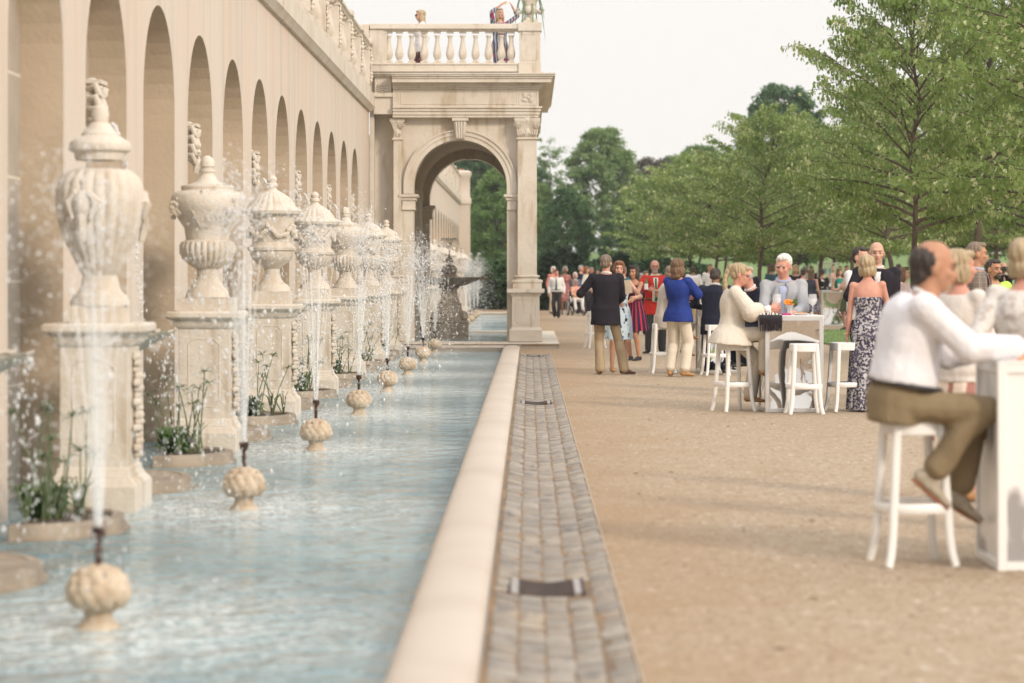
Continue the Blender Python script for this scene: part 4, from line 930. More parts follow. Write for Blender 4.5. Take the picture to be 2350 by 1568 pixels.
big('mid', 1610, 225, 335, 'green tree top behind the left lindens', 1.0)
big('dark', 1800, 150, 196, 'very tall dark tree rising above the round linden', .75)
big('mid', 1680, 215, 370, 'green tree in the gap behind the round linden', 1)
big('mid', 1930, 210, 330, 'green tree behind the right-hand lindens', 1.1)
big('dark', 2050, 220, 300, 'dark tree deep behind the right-hand linden rows', 1.1)
big('mid', 2200, 215, 300, 'green tree far behind the plaid-jacket man', 1.1)
big('dark', 2350, 215, 300, 'dark tree far behind at the right edge of the photo', 1.1)
big('dark', 1090, 185, 330, 'dark green tree filling the pavilion arch beside the far wall', .9)
big('mid', 1150, 160, 385, 'mid green tree seen in the right half of the pavilion arch', .85)
big('dark', 1190, 200, 350, 'dark tree behind the pavilion pier', .9)
big('mid', 1120, 215, 360, 'green tree deep behind the pavilion arch', 1.0)
big('dark', 1030, 200, 360, 'dark tree rising behind the far end of the garden wall', .9)
big('mid', 1245, 150, 470, 'low leafy green tree just right of the pavilion pier', .8)
big('dark', 1425, 165, 480, 'low dark green tree between the light tree and the conifer', .9)
SHR = make_broad(41, H=2.6, cr=1.3, zb=.05, mats=[DKL], leaf=.16, n_cl=120, per=90, shape='round', tr=.05, csz=.3)
EVG = make_broad(42, H=2.6, cr=.75, zb=.05, mats=[CON], leaf=.13, n_cl=140, per=80, shape='cone', tr=.05, csz=.22)
k = 0
for xp, Y, top, ev in ((1100,108,600,0),(1125,112,612,0),(1150,106,596,0),(1180,110,604,0),(1250,108,588,0),(1262,104,578,1),(1297,108,570,1),(1322,106,584,1),(1345,110,604,0),(1370,112,598,1),(1400,108,606,0),(1428,106,582,1),(1455,110,604,0),(1485,108,600,0),(1515,112,596,0),(1545,110,606,0),(1575,114,602,0),(1610,116,608,0)):
    k += 1; s = pz(top, Y)/2.6; mm = EVG if ev else SHR
    pos = ['first','second','third','fourth','fifth','sixth','seventh','eighth','ninth','tenth','eleventh','twelfth','thirteenth','fourteenth','fifteenth','sixteenth','seventeenth','eighteenth'][k-1]
    plant_tree(mm, px(xp, Y), Y, 0, s, k, 'evergreen_shrub' if ev else 'bush', (f'small pointed dark evergreen' if ev else f'low round dark green bush')+f', {pos} from the left in the hedge line behind the crowd', 'shrub', 'shrubs along the back of the gravel')
# ================================================================ PEOPLE
def skinm(name, c): 
    m = mat(name, c, .55, tuple(x*.86 for x in c), 14, spec=.35); m.node_tree.nodes['Principled BSDF'].inputs['Subsurface Weight'].default_value = .0; return m
SK = {'fair': skinm('fair_skin', (.62,.36,.26)), 'pink': skinm('pink_skin', (.62,.31,.23)), 'tan': skinm('tan_skin', (.48,.25,.155)), 'brown': skinm('brown_skin', (.26,.13,.08))}
def hairm(name, c, c2): return mat(name, c, .5, c2, 7, bump=.6, bscale=45, stretch=(3,3,.6), bstretch=(3,3,.4), lo=.3, hi=.7)
HA = {'brown': hairm('brown_hair', (.10,.055,.03), (.20,.115,.06)), 'dark': hairm('dark_hair', (.02,.015,.012), (.06,.04,.03)), 'blonde': hairm('blonde_hair', (.52,.41,.26), (.32,.23,.13)),
      'grey': hairm('grey_hair', (.42,.40,.38), (.25,.23,.22)), 'white': hairm('white_hair', (.78,.75,.70), (.6,.57,.52)), 'auburn': hairm('auburn_hair', (.26,.10,.045), (.15,.06,.03)), 'ash': hairm('ash_hair', (.16,.12,.09), (.27,.20,.14))}
_cl = {}
def cloth(name, c=(.5,.5,.5), c2=None, rough=.85, bs=9, bump=.22, sc=3):
    if name not in _cl: _cl[name] = mat(name, c or (.5,.5,.5), rough, c2 or tuple(x*.86 for x in (c if not isinstance(c, str) else lin(c)[:3])), sc, bump=.25, bscale=220, bump2=bump, bscale2=bs, bstretch=(1,1,.6), spec=.25)
    return _cl[name]
def pattern(name, base, layers, bump=.4):
    if name in _cl: return _cl[name]
    m = mat(name, base, .85, bump2=bump, bscale2=9, spec=.2)
    for kind, sc, lo, hi, st, c in layers: multiply_in(m, noise_fac(m, sc, lo, hi, st, 3 if kind != 'wave' else 0, kind), c)
    _cl[name] = m; return m
WHITE = lambda: cloth('white_cotton', (.72,.70,.69)); BLACK = lambda: cloth('black_wool', (.018,.015,.022)); NAVY = lambda: cloth('navy_wool', (.012,.014,.03)); KHAKI = lambda: cloth('khaki_cotton', (.40,.31,.20))
EYE = mat('eye_dark', (.03,.02,.018), .3); LIP = mat('lip', (.45,.14,.12), .5); TEETH = None
LEA = {'brown': mat('brown_leather', (.13,.05,.03), .4, (.08,.03,.02), 20), 'black': mat('black_leather', (.015,.014,.014), .35, (.03,.028,.028), 20), 'tan': mat('tan_leather', (.42,.22,.085), .5, (.33,.16,.06), 15), 'taupe': mat('taupe_suede', (.42,.37,.29), .9, (.34,.29,.22), 25, bump=.3, bscale=80), 'sole': mat('red_brown_sole', (.30,.12,.06), .8)}
GOLD = mat('gold', (.75,.50,.20), .3, metal=.9)
def ik(a, t, l1, l2, hint):
    a = Vector(a); t = Vector(t); d = t-a; D = d.length; mx = (l1+l2)*.998
    if D > mx: t = a+d*(mx/D); d = t-a; D = mx
    u = d/D; x = (l1*l1-l2*l2+D*D)/(2*D); h = math.sqrt(max(0, l1*l1-x*x)); n_ = Vector(hint); n_ = n_-u*n_.dot(u)
    if n_.length < 1e-4: n_ = u.orthogonal()
    return a+u*x+n_.normalized()*h, t
class Fig: pass
def pose_fig(H=1.75, fem=False, hip=None, pel=(0,0), lean=0, side=0, twist=0, lh=None, rh=None, lel=None, rel=None, lf=None, rf=None, lk=None, rk=None, yaw=0, nod=0, tilt=0, girth=1.0, hs=1.05, lt=0, rt=0):
    """joints of a figure at the origin facing -Y; +X is the figure's own left"""
    s = H/1.75; f = Fig(); f.s = s; f.fem = fem; f.g = girth; f.hs = hs
    hz = (.93*s if hip is None else hip); f.P = Vector((pel[0], pel[1], hz))
    def sp(t):          # along the spine, 0..1
        a = R(lean)*(.35+.65*t); b_ = R(side)*t; return Vector((math.sin(b_), -math.sin(a), math.cos(a)*math.cos(b_)))
    p = Vector(f.P); f.spine = [Vector(p)]; Ls = .53*s
    for i in range(8): p = p+sp((i+.5)/8)*Ls/8; f.spine.append(Vector(p))
    f.at = lambda u: (lambda k: f.spine[min(7, int(k))].lerp(f.spine[min(7, int(k))+1], k-min(7, int(k))))(max(0, min(7.999, u*8)))
    f.tw = R(twist); f.lean = R(lean); f.side = R(side)
    rot = lambda u: Matrix.Rotation(f.tw*u, 3, 'Z') @ Matrix.Rotation(f.side*u, 3, 'Y') @ Matrix.Rotation(f.lean*(.35+.65*u), 3, 'X')
    f.rot = rot
    sw = (.158 if fem else .182)*s*(.5+.5*girth); f.sh = {}; f.hip = {}; f.knee = {}; f.ank = {}; f.el = {}; f.wr = {}; f.toe = {}
    for k, sx in (('l', 1), ('r', -1)):
        f.sh[k] = f.at(.93)+rot(1) @ Vector((sx*sw, 0, -.015*s)); f.hip[k] = f.P+rot(0) @ Vector((sx*.085*s, 0, -.02*s))
    ul, fl = .295*s, .262*s; th, sk = .43*s, .42*s
    for k, sx, hh, ee, ff, kk, tt in (('l', 1, lh, lel, lf, lk, lt), ('r', -1, rh, rel, rf, rk, rt)):
        t = Vector(hh) if hh is not None else f.sh[k]+Vector((sx*.09*s, -.06*s, -.52*s))
        f.el[k], f.wr[k] = ik(f.sh[k], t, ul, fl, ee or (sx*.35, .8, -.3))
        t = Vector(ff) if ff is not None else Vector((f.P.x+sx*.11*s, f.P.y, .085*s))
        f.knee[k], f.ank[k] = ik(f.hip[k], t, th, sk, kk or (sx*.15, -1, .1)); f.toe[k] = tt
    f.nb = f.at(1.0); f.hd = f.nb+rot(1).lerp(Matrix.Identity(3), .5) @ Vector((0, -.02*s, .155*s*1.0))
    f.HR = Matrix.Rotation(R(yaw), 3, 'Z') @ Matrix.Rotation(R(tilt), 3, 'Y') @ Matrix.Rotation(R(nod), 3, 'X')
    f.hd = f.nb+Vector((0,0,.06*s))+ (Matrix.Rotation(R(nod)*.7+f.lean*.5, 3, 'X') @ Vector((0, -.018*s, .098*s*hs)))
    return f
TR_M = [(-.10,.125,.10),(-.04,.168,.118),(.03,.172,.122),(.12,.160,.115),(.22,.152,.112),(.32,.163,.118),(.42,.172,.118),(.48,.165,.10),(.52,.10,.075),(.56,.052,.055)]
TR_F = [(-.10,.135,.11),(-.04,.178,.125),(.03,.170,.12),(.12,.135,.10),(.20,.125,.095),(.30,.142,.118),(.38,.150,.12),(.47,.145,.09),(.51,.09,.065),(.56,.045,.047)]
def torso(mb, f, infl=0, z0=-.10, z1=.56, flare=0, belly=0, n=22, neckr=None):
    T = TR_F if f.fem else TR_M; s = f.s; us = []
    steps = max(6, int((z1-z0)/.035)); vs = []; fs = []
    for i in range(steps+1):
        z = z0+(z1-z0)*i/steps
        if z <= T[0][0]: a, b_ = T[1][1]*1.0, T[1][2]*1.0
        else:
            for q in range(len(T)-1):
                if T[q][0] <= z <= T[q+1][0]: w_ = (z-T[q][0])/(T[q+1][0]-T[q][0]); a = T[q][1]*(1-w_)+T[q+1][1]*w_; b_ = T[q][2]*(1-w_)+T[q+1][2]*w_; break
            if z < -.04 and z0 < -.10: a, b_ = T[1][1], T[1][2]
        g_ = f.g if z < .45 else 1+(f.g-1)*.4
        a = a*s*(.4+.6*g_)+infl; b_ = b_*s*g_+infl
        if z < .1 and flare: a += flare*(.1-z); b_ += flare*(.1-z)*.8
        bl = belly*math.exp(-((z-.13)/.13)**2)*s
        u = z/.53; c = f.at(u) if u >= 0 else f.P+Vector((0,0,z*s)); 
        if u > 1: c = f.nb+f.rot(1) @ Vector((0,0,(u-1)*.53*s))
        M = f.rot(max(0, min(1, u)))
        for k in range(n):
            an = 2*PI*k/n; ca, sa = math.cos(an), math.sin(an); y = b_*(abs(sa)**.85)*(1 if sa > 0 else -1); y -= bl*max(0, -sa)
            if f.fem and .22 < z < .42 and sa < 0: y -= .03*s*math.sin((z-.22)/.20*PI)*abs(sa)
            vs.append(c+M @ Vector((a*ca, y+(0 if z > .05 else .01*s), 0)))
    for j in range(steps):
        for k in range(n): q = (k+1) % n; fs.append((j*n+k, j*n+q, (j+1)*n+q, (j+1)*n+k))
    fs.append(tuple(range(n-1, -1, -1))); fs.append(tuple(steps*n+k for k in range(n))); mb.add(vs, fs)
def arm(mb, f, k, infl=0, upto=2.0, flare=0):
    s = f.s; fm = .88 if f.fem else 1.0; g_ = (.5+.5*f.g)*fm
    sh = f.sh[k]; e = f.el[k]; w_ = f.wr[k]
    mb.caps(f.at(.86)+(sh-f.at(.93))*.55, .062*s*g_+infl, sh, .054*s*g_+infl)
    t1 = min(1, upto); mb.caps(sh, .052*s*g_+infl, sh.lerp(e, t1), (.052+(.041-.052)*t1)*s*g_+infl+flare*t1)
    if upto > 1:
        t2 = min(1, upto-1); mb.caps(e, .041*s*g_+infl+flare, e.lerp(w_, t2*.35), .041*s*g_+infl+flare); mb.caps(e.lerp(w_, t2*.3), .041*s*g_+infl+flare, e.lerp(w_, t2), (.041+(.028-.041)*t2)*s*g_+infl*.9+flare*1.2)
def leg(mb, f, k, infl=0, upto=2.0, flare=0, thin=1.0):
    s = f.s; g_ = (.6+.4*f.g)*thin; h, kn, an = f.hip[k], f.knee[k], f.ank[k]
    t1 = min(1, upto); mb.caps(h, .088*s*g_+infl, h.lerp(kn, t1), (.088+(.057-.088)*t1)*s*g_+infl+flare*.3*t1, 12)
    if upto > 1:
        t2 = min(1, upto-1); d = (an-kn); bk = Vector((0, .018*s, 0)); m1 = kn+d*.33+bk
        mb.caps(kn, .055*s*g_+infl+flare*.3, kn.lerp(m1, min(1, t2*3)), .053*s*g_+infl+flare*.5, 12)
        if t2 > .33: e = kn+d*t2; mb.caps(m1, .053*s*g_+infl+flare*.5, e, (.053+(.034-.053)*(t2-.33)/.67)*s*g_+infl+flare, 12)
def hand(mb, f, k, curl=.5, spread=1.0):
    s = f.s*(.92 if f.fem else 1); w_ = f.wr[k]; d = (w_-f.el[k]).normalized(); sx = 1 if k == 'l' else -1
    nrm = Vector((-sx, 0, 0)); nrm = nrm-d*nrm.dot(d)
    if nrm.length < .3: nrm = Vector((0, 0, -1)); nrm = nrm-d*nrm.dot(d)
    nrm.normalize(); sd = d.cross(nrm).normalized()
    pc = w_+d*.05*s; f.palm = getattr(f, 'palm', {}); f.palm[k] = (w_+d*.085*s+nrm*.02*s, d, nrm)
    M = Matrix((sd, nrm, d)).transposed(); fing = MB(); fing.ell(pc, .040*s, .015*s, .052*s, M, nu=10, nv=8); fing.caps(w_-d*.02*s, .026*s, w_+d*.02*s, .025*s, 8)
    for i, L_ in enumerate((.070, .078, .073, .058)):
        b_ = w_+d*.092*s+sd*(.030-.020*i)*s*spread; dd = d; p = b_-d*.012*s
        for seg in range(3):
            dd = (dd+nrm*curl*(.35+.25*seg)).normalized(); q = p+dd*L_*s*(.42, .33, .25)[seg]; fing.caps(p, (.0085-.001*seg)*s, q, (.0078-.001*seg)*s, 6); p = q
    td = (sd*.8+d*.55+nrm*.35).normalized(); p = w_+d*.035*s+sd*.028*s; q = p+td*.035*s; fing.caps(p, .011*s, q, .0095*s, 6); q2 = q+(td+d*.8+nrm*curl*.5).normalized()*.03*s; fing.caps(q, .0095*s, q2, .008*s, 6)
    mb.add(fing.v, fing.f)
def head(mb, f, neck=True):
    s = f.s*f.hs; c = f.hd; M = f.HR; Lc = lambda x, y, z: c+M @ Vector((x*s, y*s, z*s))
    mb.ell(Lc(0,.012,.025), .073*s, .092*s, .090*s, M); mb.ell(Lc(0,-.022,-.035), .057*s, .066*s, .080*s, M); mb.ell(Lc(0,-.045,-.088), .030*s, .030*s, .026*s, M)
    mb.ell(Lc(0,-.085,-.018), .012*s, .016*s, .026*s, M); mb.ell(Lc(0,-.096,-.032), .014*s, .016*s, .013*s, M); mb.ell(Lc(0,-.068,.026), .050*s, .022*s, .013*s, M)
    mb.ell(Lc(0,-.072,-.062), .024*s, .018*s, .014*s, M)
    for sx in (-1, 1): mb.ell(Lc(sx*.074,.012,-.012), .010*s, .020*s, .032*s, M); mb.ell(Lc(sx*.036,-.060,-.028), .024*s, .022*s, .022*s, M)
    if neck: mb.caps(f.nb-Vector((0,0,.03*s)), (.050 if f.fem else .060)*s, f.hd+M @ Vector((0,.015*s,-.055*s)), (.046 if f.fem else .055)*s, 12)
def face(f, parent, glasses=None, lips=True, brows='brown', beard=None, full=True):
    s = f.s*f.hs; c = f.hd; M = f.HR; Lc = lambda x, y, z: c+M @ Vector((x*s, y*s, z*s))
    m = MB()
    for sx in (-1, 1): m.ell(Lc(sx*.031,-.0765,-.004), .0125*s, .007*s, .0055*s, M, nu=8, nv=6)
    m.build('eyes', EYE, parent)
    m = MB()
    for sx in (-1, 1): m.tube([Lc(sx*.013,-.089,.017), Lc(sx*.032,-.088,.023), Lc(sx*.050,-.075,.017)], [.0035*s,.0042*s,.002*s], 5)
    m.build('eyebrows', HA[brows], parent)
    if lips: m = MB(); m.tube([Lc(-.024,-.083,-.058), Lc(0,-.0925,-.0585), Lc(.024,-.083,-.058)], [.002*s,.0062*s,.002*s], 6); m.build('lips', LIP, parent)
    if beard: m = MB(); m.ell(Lc(0,-.048,-.085), .043*s, .046*s, .036*s, M); m.tube([Lc(-.03,-.084,-.052), Lc(0,-.096,-.046), Lc(.03,-.084,-.052)], .008*s, 6); m.build('beard', HA[beard], parent)
    if glasses:
        m = MB()
        for sx in (-1, 1):
            if glasses == 'sun': m.ell(Lc(sx*.034,-.096,-.002), .030*s, .006*s, .024*s, M, nu=12, nv=6)
            else: m.tube([Lc(sx*.034+.028*math.cos(a), -.098, -.004+.020*math.sin(a)) for a in np.linspace(0, 2*PI, 13)], .0022*s, 5)
            m.tube([Lc(sx*.060,-.095,.004), Lc(sx*.077,-.03,.006), Lc(sx*.076,.01,.002)], .0028*s, 5)
        m.tube([Lc(-.01,-.1,0), Lc(.01,-.1,0)], .003*s, 5); m.build('sunglasses' if glasses == 'sun' else 'glasses', EYE, parent)
def hair(f, style, mt, parent, vx):
    if not style: return
    s = f.s*f.hs; c = f.hd; M = f.HR; Lc = lambda x, y, z: c+M @ Vector((x*s, y*s, z*s)); m = MB(); E = lambda x, y, z, a, b_, d: m.ell(Lc(x,y,z), a*s, b_*s, d*s, M)
    if style == 'short': E(0,.026,.040,.079,.088,.082); E(0,.055,-.01,.068,.055,.065); E(0,-.035,.085,.055,.045,.030)
    elif style == 'recede': E(0,.040,.036,.080,.080,.078); E(0,.058,-.012,.068,.050,.065)
    elif style == 'bald':
        for sx in (-1, 1): E(sx*.052,.030,-.002,.028,.055,.035)
        E(0,.072,-.012,.058,.034,.040)
    elif style == 'balding':                 # thick ring, bare crown
        E(0,.040,.014,.084,.076,.078); E(0,.060,-.035,.066,.045,.055)
        for sx in (-1, 1): E(sx*.058,.022,.002,.020,.034,.044)
    elif style == 'bob': E(0,.028,.036,.088,.098,.088); E(0,.045,-.045,.088,.068,.070); [E(sx*.068,.010,-.045,.026,.055,.072) for sx in (-1,1)]; E(0,-.045,.082,.060,.042,.030)
    elif style == 'curly': E(0,.025,.042,.089,.100,.086); E(0,.045,-.020,.088,.070,.065); [E(sx*.070,.005,-.012,.028,.055,.060) for sx in (-1,1)]; E(0,-.045,.088,.062,.042,.034)
    elif style == 'long': E(0,.028,.036,.085,.096,.086); E(0,.055,-.06,.085,.055,.10); E(0,.075,-.16,.080,.040,.12); [E(sx*.066,.015,-.07,.026,.050,.105) for sx in (-1,1)]; E(0,-.045,.080,.058,.042,.028)
    elif style == 'mid': E(0,.028,.040,.093,.103,.092); E(0,.055,-.05,.098,.072,.095); E(0,.065,-.13,.092,.055,.055); [E(sx*.074,.010,-.06,.028,.052,.085) for sx in (-1,1)]; E(0,-.045,.084,.060,.045,.032)
    elif style == 'pony':
        E(0,.026,.040,.084,.098,.084); E(0,.055,-.012,.076,.055,.062); E(0,-.04,.078,.056,.045,.030)
        for q in range(7): E(0,.125+.016*q-.004*q*q,.045-.052*q,.034-.002*q,.034-.002*q,.045)
    elif style == 'bun': E(0,.026,.040,.082,.094,.084); E(0,.055,-.012,.074,.052,.060); E(0,.115,.06,.036,.036,.036)
    me = vox(m, max(.006, vx*.55), 2); me.materials.append(mt); me.shade_smooth(); o = link('hair', me, parent); strands(o, .006*s, c); return o
def garment(name, mb, mt, parent, vx, it=3):
    me = vox(mb, vx, it); me.materials.append(mt); me.shade_smooth(); return link(name, me, parent)
def wrinkle(o, amp, f_=18, seed=0):
    me = o.data; n_ = len(me.vertices); co = np.zeros(n_*3, np.float32); me.vertices.foreach_get('co', co); co = co.reshape(-1, 3); no = np.zeros(n_*3, np.float32); me.vertices.foreach_get('normal', no); no = no.reshape(-1, 3)
    r_ = np.random.default_rng(abs(seed)); d = np.zeros(n_)
    for k in range(5): v = r_.normal(0, 1, 3)*np.array([1,1,.75]); v *= f_*(.5+.3*k)/np.linalg.norm(v); d += np.sin(co@v+r_.uniform(0,6)+1.5*np.sin(co@(v[::-1]*.6)))/(1+.5*k)
    co += no*(d*amp/2)[:,None]; me.vertices.foreach_set('co', co.ravel()); me.update()
def strands(o, amp, c):                    # locks running down from the crown
    me = o.data; n_ = len(me.vertices); co = np.zeros(n_*3, np.float32); me.vertices.foreach_get('co', co); co = co.reshape(-1, 3); d = co-np.array(c)
    a = np.arctan2(d[:,1], d[:,0]); k = np.sin(a*17+d[:,2]*25)+.7*np.sin(a*29-d[:,2]*38+1)+.5*np.sin(a*7+d[:,2]*50); no = d.copy(); no[:,2] *= .3; no /= np.linalg.norm(no, axis=1)[:,None]+1e-6
    co += no*(k*amp*.55)[:,None]; me.vertices.foreach_set('co', co.ravel()); me.update()
def skirt(f, z_hem, w_hem, infl=.012, z_top=.08, folds=9, amp=.012, dy=0, slim=1):
    mb = MB(); n = 48; st = 14; vs = []; fs = []; T = TR_F; s = f.s; top = f.P.z+z_top*s
    for i in range(st+1):
        u = i/st; z = top+(z_hem-top)*u; w0 = (.142+ .045*min(1, u*3.2))*s*(.4+.6*f.g)+infl; d0 = (.105+.03*min(1, u*3.2))*s*f.g+infl
        k_ = max(0, (u-.25)/.75); a = w0*(1-k_)+w_hem*k_; b_ = d0*(1-k_)+w_hem*.82*k_
        for k in range(n): an = 2*PI*k/n; r_ = 1+amp/.15*math.sin(an*folds+u*.8)*u; vs.append((f.P.x+a*math.cos(an)*r_, f.P.y+b_*math.sin(an)*r_+dy*u, z))
    for j in range(st):
        for k in range(n): q = (k+1) % n; fs.append((j*n+k, j*n+q, (j+1)*n+q, (j+1)*n+k))
    mb.add(vs, fs); mb.add([vs[k] for k in range(n)], [tuple(range(n))])
    return mb
def shoe(mb, f, k, heel=0, big=1.0, open_=False):
    s = f.s*big; a = f.ank[k]; az = f.toe[k] if not isinstance(f.toe[k], tuple) else f.toe[k][0]; pit = f.toe[k][1] if isinstance(f.toe[k], tuple) else 0
    M = Matrix.Rotation(R(az), 3, 'Z') @ Matrix.Rotation(R(pit), 3, 'X'); L_ = lambda x, y, z: a+M @ Vector((x*s, y*s, z*s))
    mb.ell(L_(0,.02,-.040), .036*s, .050*s, .040*s, M); mb.ell(L_(0,-.055,-.052), .040*s, .085*s, .030*s, M); mb.ell(L_(0,-.13,-.062), .040*s, .055*s, .021*s, M)
    if not open_: mb.caps(L_(0,.01,-.02), .040*s, L_(0,-.06,-.038), .034*s)
def foot(mb, f, k):
    s = f.s; a = f.ank[k]; az = f.toe[k][0] if isinstance(f.toe[k], tuple) else f.toe[k]; pit = f.toe[k][1] if isinstance(f.toe[k], tuple) else 0
    M = Matrix.Rotation(R(az), 3, 'Z') @ Matrix.Rotation(R(pit), 3, 'X'); L_ = lambda x, y, z: a+M @ Vector((x*s, y*s, z*s))
    mb.caps(a, .033*s, L_(0,.02,-.045), .032*s); mb.caps(L_(0,-.01,-.03), .034*s, L_(0,-.10,-.06), .026*s); mb.ell(L_(0,-.13,-.065), .036*s, .045*s, .015*s, M)
def make_person(X, Y, face_, label, group=None, fig=None, skin='fair', hr=('short','brown'), top=None, bottom=None, shoes=('black',), extra=None, z=0, fc=True, glasses=None, beard=None, curl=(.5,.5), vx=None, barefoot=False, name='person', foldamp=.006):
    vx = vx or max(.0125, .62*Y/2418); f = pose_fig(**(fig or {})); b_ = MB()
    torso(b_, f); [arm(b_, f, k) for k in 'lr']; [leg(b_, f, k) for k in 'lr']; [foot(b_, f, k) for k in 'lr']; head(b_, f)
    me = vox(b_, vx*.85 if Y < 60 else vx, 2)
    h = MB(); [hand(h, f, k, curl[i]) for i, k in enumerate('lr')]
    bm = bmesh.new(); bm.from_mesh(me); hm = bpy.data.meshes.new('h'); hm.from_pydata(h.v, [], h.f); bm.from_mesh(hm); bmesh.ops.recalc_face_normals(bm, faces=bm.faces); bm.to_mesh(me); bm.free(); bpy.data.meshes.remove(hm)
    me.materials.append(SK[skin]); me.shade_smooth(); body = link(name, me); body.location = (X, Y, z); body.rotation_euler[2] = R(face_); tag(body, label, 'person', group)
    if fc: face(f, body, glasses, brows=hr[1], beard=beard)
    if hr[0]: hair(f, hr[0], HA[hr[1]], body, vx)
    tp = top or {}
    if tp:
        m = MB(); inf = tp.get('infl', .016); torso(m, f, inf, z0=tp.get('z0', -.06), z1=tp.get('z1', .50), flare=tp.get('flare', 0), belly=tp.get('belly', 0))
        if tp.get('sl', 2) > 0: [arm(m, f, k, inf*.85, tp.get('sl', 2)-.06, tp.get('sfl', 0)) for k in 'lr']
        o = garment(tp.get('name', 'shirt'), m, tp['m'], body, vx, 2); wrinkle(o, tp.get('fold', foldamp)*f.s, tp.get('ff', 20), abs(int(X*10))); f.topo = o
    bt = bottom or {}
    if bt.get('kind') in ('trousers', 'shorts'):
        m = MB(); torso(m, f, .010, z0=-.11, z1=bt.get('z1', .10), belly=tp.get('belly', 0)*.6, n=18); [leg(m, f, k, .014, bt.get('len', 1.97), bt.get('fl', .012)) for k in 'lr']
        o = garment('trousers', m, bt['m'], body, vx, 2); wrinkle(o, max(.009, foldamp)*f.s, 16, abs(int(X*7)))
    elif bt.get('kind') == 'skirt':
        m = skirt(f, bt['hem'], bt.get('w', .22), z_top=bt.get('zt', .08), folds=bt.get('folds', 9), amp=bt.get('amp', .012), dy=bt.get('dy', 0)); m.build(bt.get('name', 'skirt'), bt['m'], body, smooth=80)
    if not barefoot and shoes:
        for k in 'lr': m = MB(); shoe(m, f, k); garment('shoe', m, LEA[shoes[0]], body, max(.009, vx*.8), 2)
    if extra: extra(f, body, vx)
    f.body = body; return f
def front_panel(f, body, mt, w0, w1, z0, z1, off=.022, name='shirt_front', n=8):     # strip lying on the chest, wide at the top
    m = MB(); vs = []; fs = []; T = TR_F if f.fem else TR_M
    for i in range(n+1):
        z = z0+(z1-z0)*i/n; w_ = w0+(w1-w0)*i/n; u = z/.53; c = f.at(u); M = f.rot(max(0, min(1, u)))
        for q in range(len(T)-1):
            if T[q][0] <= z <= T[q+1][0]: t_ = (z-T[q][0])/(T[q+1][0]-T[q][0]); d = T[q][2]*(1-t_)+T[q+1][2]*t_; break
        bl = getattr(f, 'bel', 0)*math.exp(-((z-.13)/.13)**2)*f.s
        y = -(d*f.s*f.g+off+bl)
        for a, dy in ((-1, .012), (-.4, .0), (.4, 0), (1, .012)): vs.append(c+M @ Vector((a*w_*f.s, y+dy, 0)))
    for i in range(n):
        for k in range(3): fs.append((i*4+k, i*4+k+1, (i+1)*4+k+1, (i+1)*4+k))
    m.add(vs, fs); o = m.build(name, mt, body, smooth=80); sl = o.modifiers.new('s', 'SOLIDIFY'); sl.thickness = .006; return o
def collar(f, body, mt, r=.066, h=.035, name='collar'):
    m = MB(); s = f.s; c = f.nb+f.rot(1) @ Vector((0, -.006*s, .005*s)); ax = f.rot(1)
    ps = [c+ax @ Vector((r*s*math.cos(a), r*s*math.sin(a), (.012*math.sin(a)+.01)*s)) for a in np.linspace(0, 2*PI, 20)]; m.tube(ps, .016*s, 6); return m.build(name, mt, body)
def lapels(f, body, mt):
    for sx in (-1, 1):
        m = MB(); T = TR_M; s = f.s; ps = []
        for z, x in ((.50,.060),(.42,.072),(.34,.050),(.24,.018)):
            u = z/.53; c = f.at(u); M = f.rot(u); d = .12 if z > .3 else .115; bl = getattr(f, 'bel', 0)*math.exp(-((z-.13)/.13)**2); ps.append(c+M @ Vector((sx*x*s, -(d*f.g+.024+bl-(.03 if z > .48 else 0))*s, 0)))
        m.tube(ps, [.014*s,.026*s,.024*s,.008*s], 6, flat=.3, up=(1,0,0)); m.build('lapel', mt, body)
def tie(f, body, mt, z0=.06, z1=.49, w_=.020): o = front_panel(f, body, mt, w_*1.6, w_*.8, z0, z1, off=.040, name='tie'); return o
# ================================================================ FURNITURE
PLAST = mat('white_plastic', (.82,.81,.79), .35, spec=.5); MIR = mat('mirror_film', (.70,.68,.66), .03, metal=1.0, bump2=.025, bscale2=2)
WPAINT = mat('white_painted_frame', (.80,.79,.77), .4); SILV = mat('silver_frame', (.66,.66,.66), .3, metal=.7)
MARB = mat('white_marble', (.80,.79,.78), .25); multiply_in(MARB, noise_fac(MARB, 1.6, .50, .54, (1,1,.6), 7), (.34,.32,.32)); multiply_in(MARB, noise_fac(MARB, .9, .535, .60, (1,.6,1), 5), (.62,.61,.60))
GOLDP = mat('gold_paint', (.58,.38,.13), .35, metal=.7); CUSH = mat('white_cushion', (.82,.80,.77), .7)
def make_glass_mat():
    m = bpy.data.materials.new('clear_glass'); m.use_nodes = True; n = m.node_tree.nodes; L = m.node_tree.links; b = n['Principled BSDF']
    b.inputs['Base Color'].default_value = (.9,.93,.95,1); b.inputs['Roughness'].default_value = .03; b.inputs['Alpha'].default_value = .30; b.inputs['Specular IOR Level'].default_value = 1.0
    t = n.new('ShaderNodeTexCoord'); z = n.new('ShaderNodeTexNoise'); L.new(t.outputs['Object'], z.inputs[0]); return m
GLS = make_glass_mat(); ICE = mat('iced_water', (.80,.82,.84), .15, alpha=.55, bump=.5, bscale=60)
G2 = {}
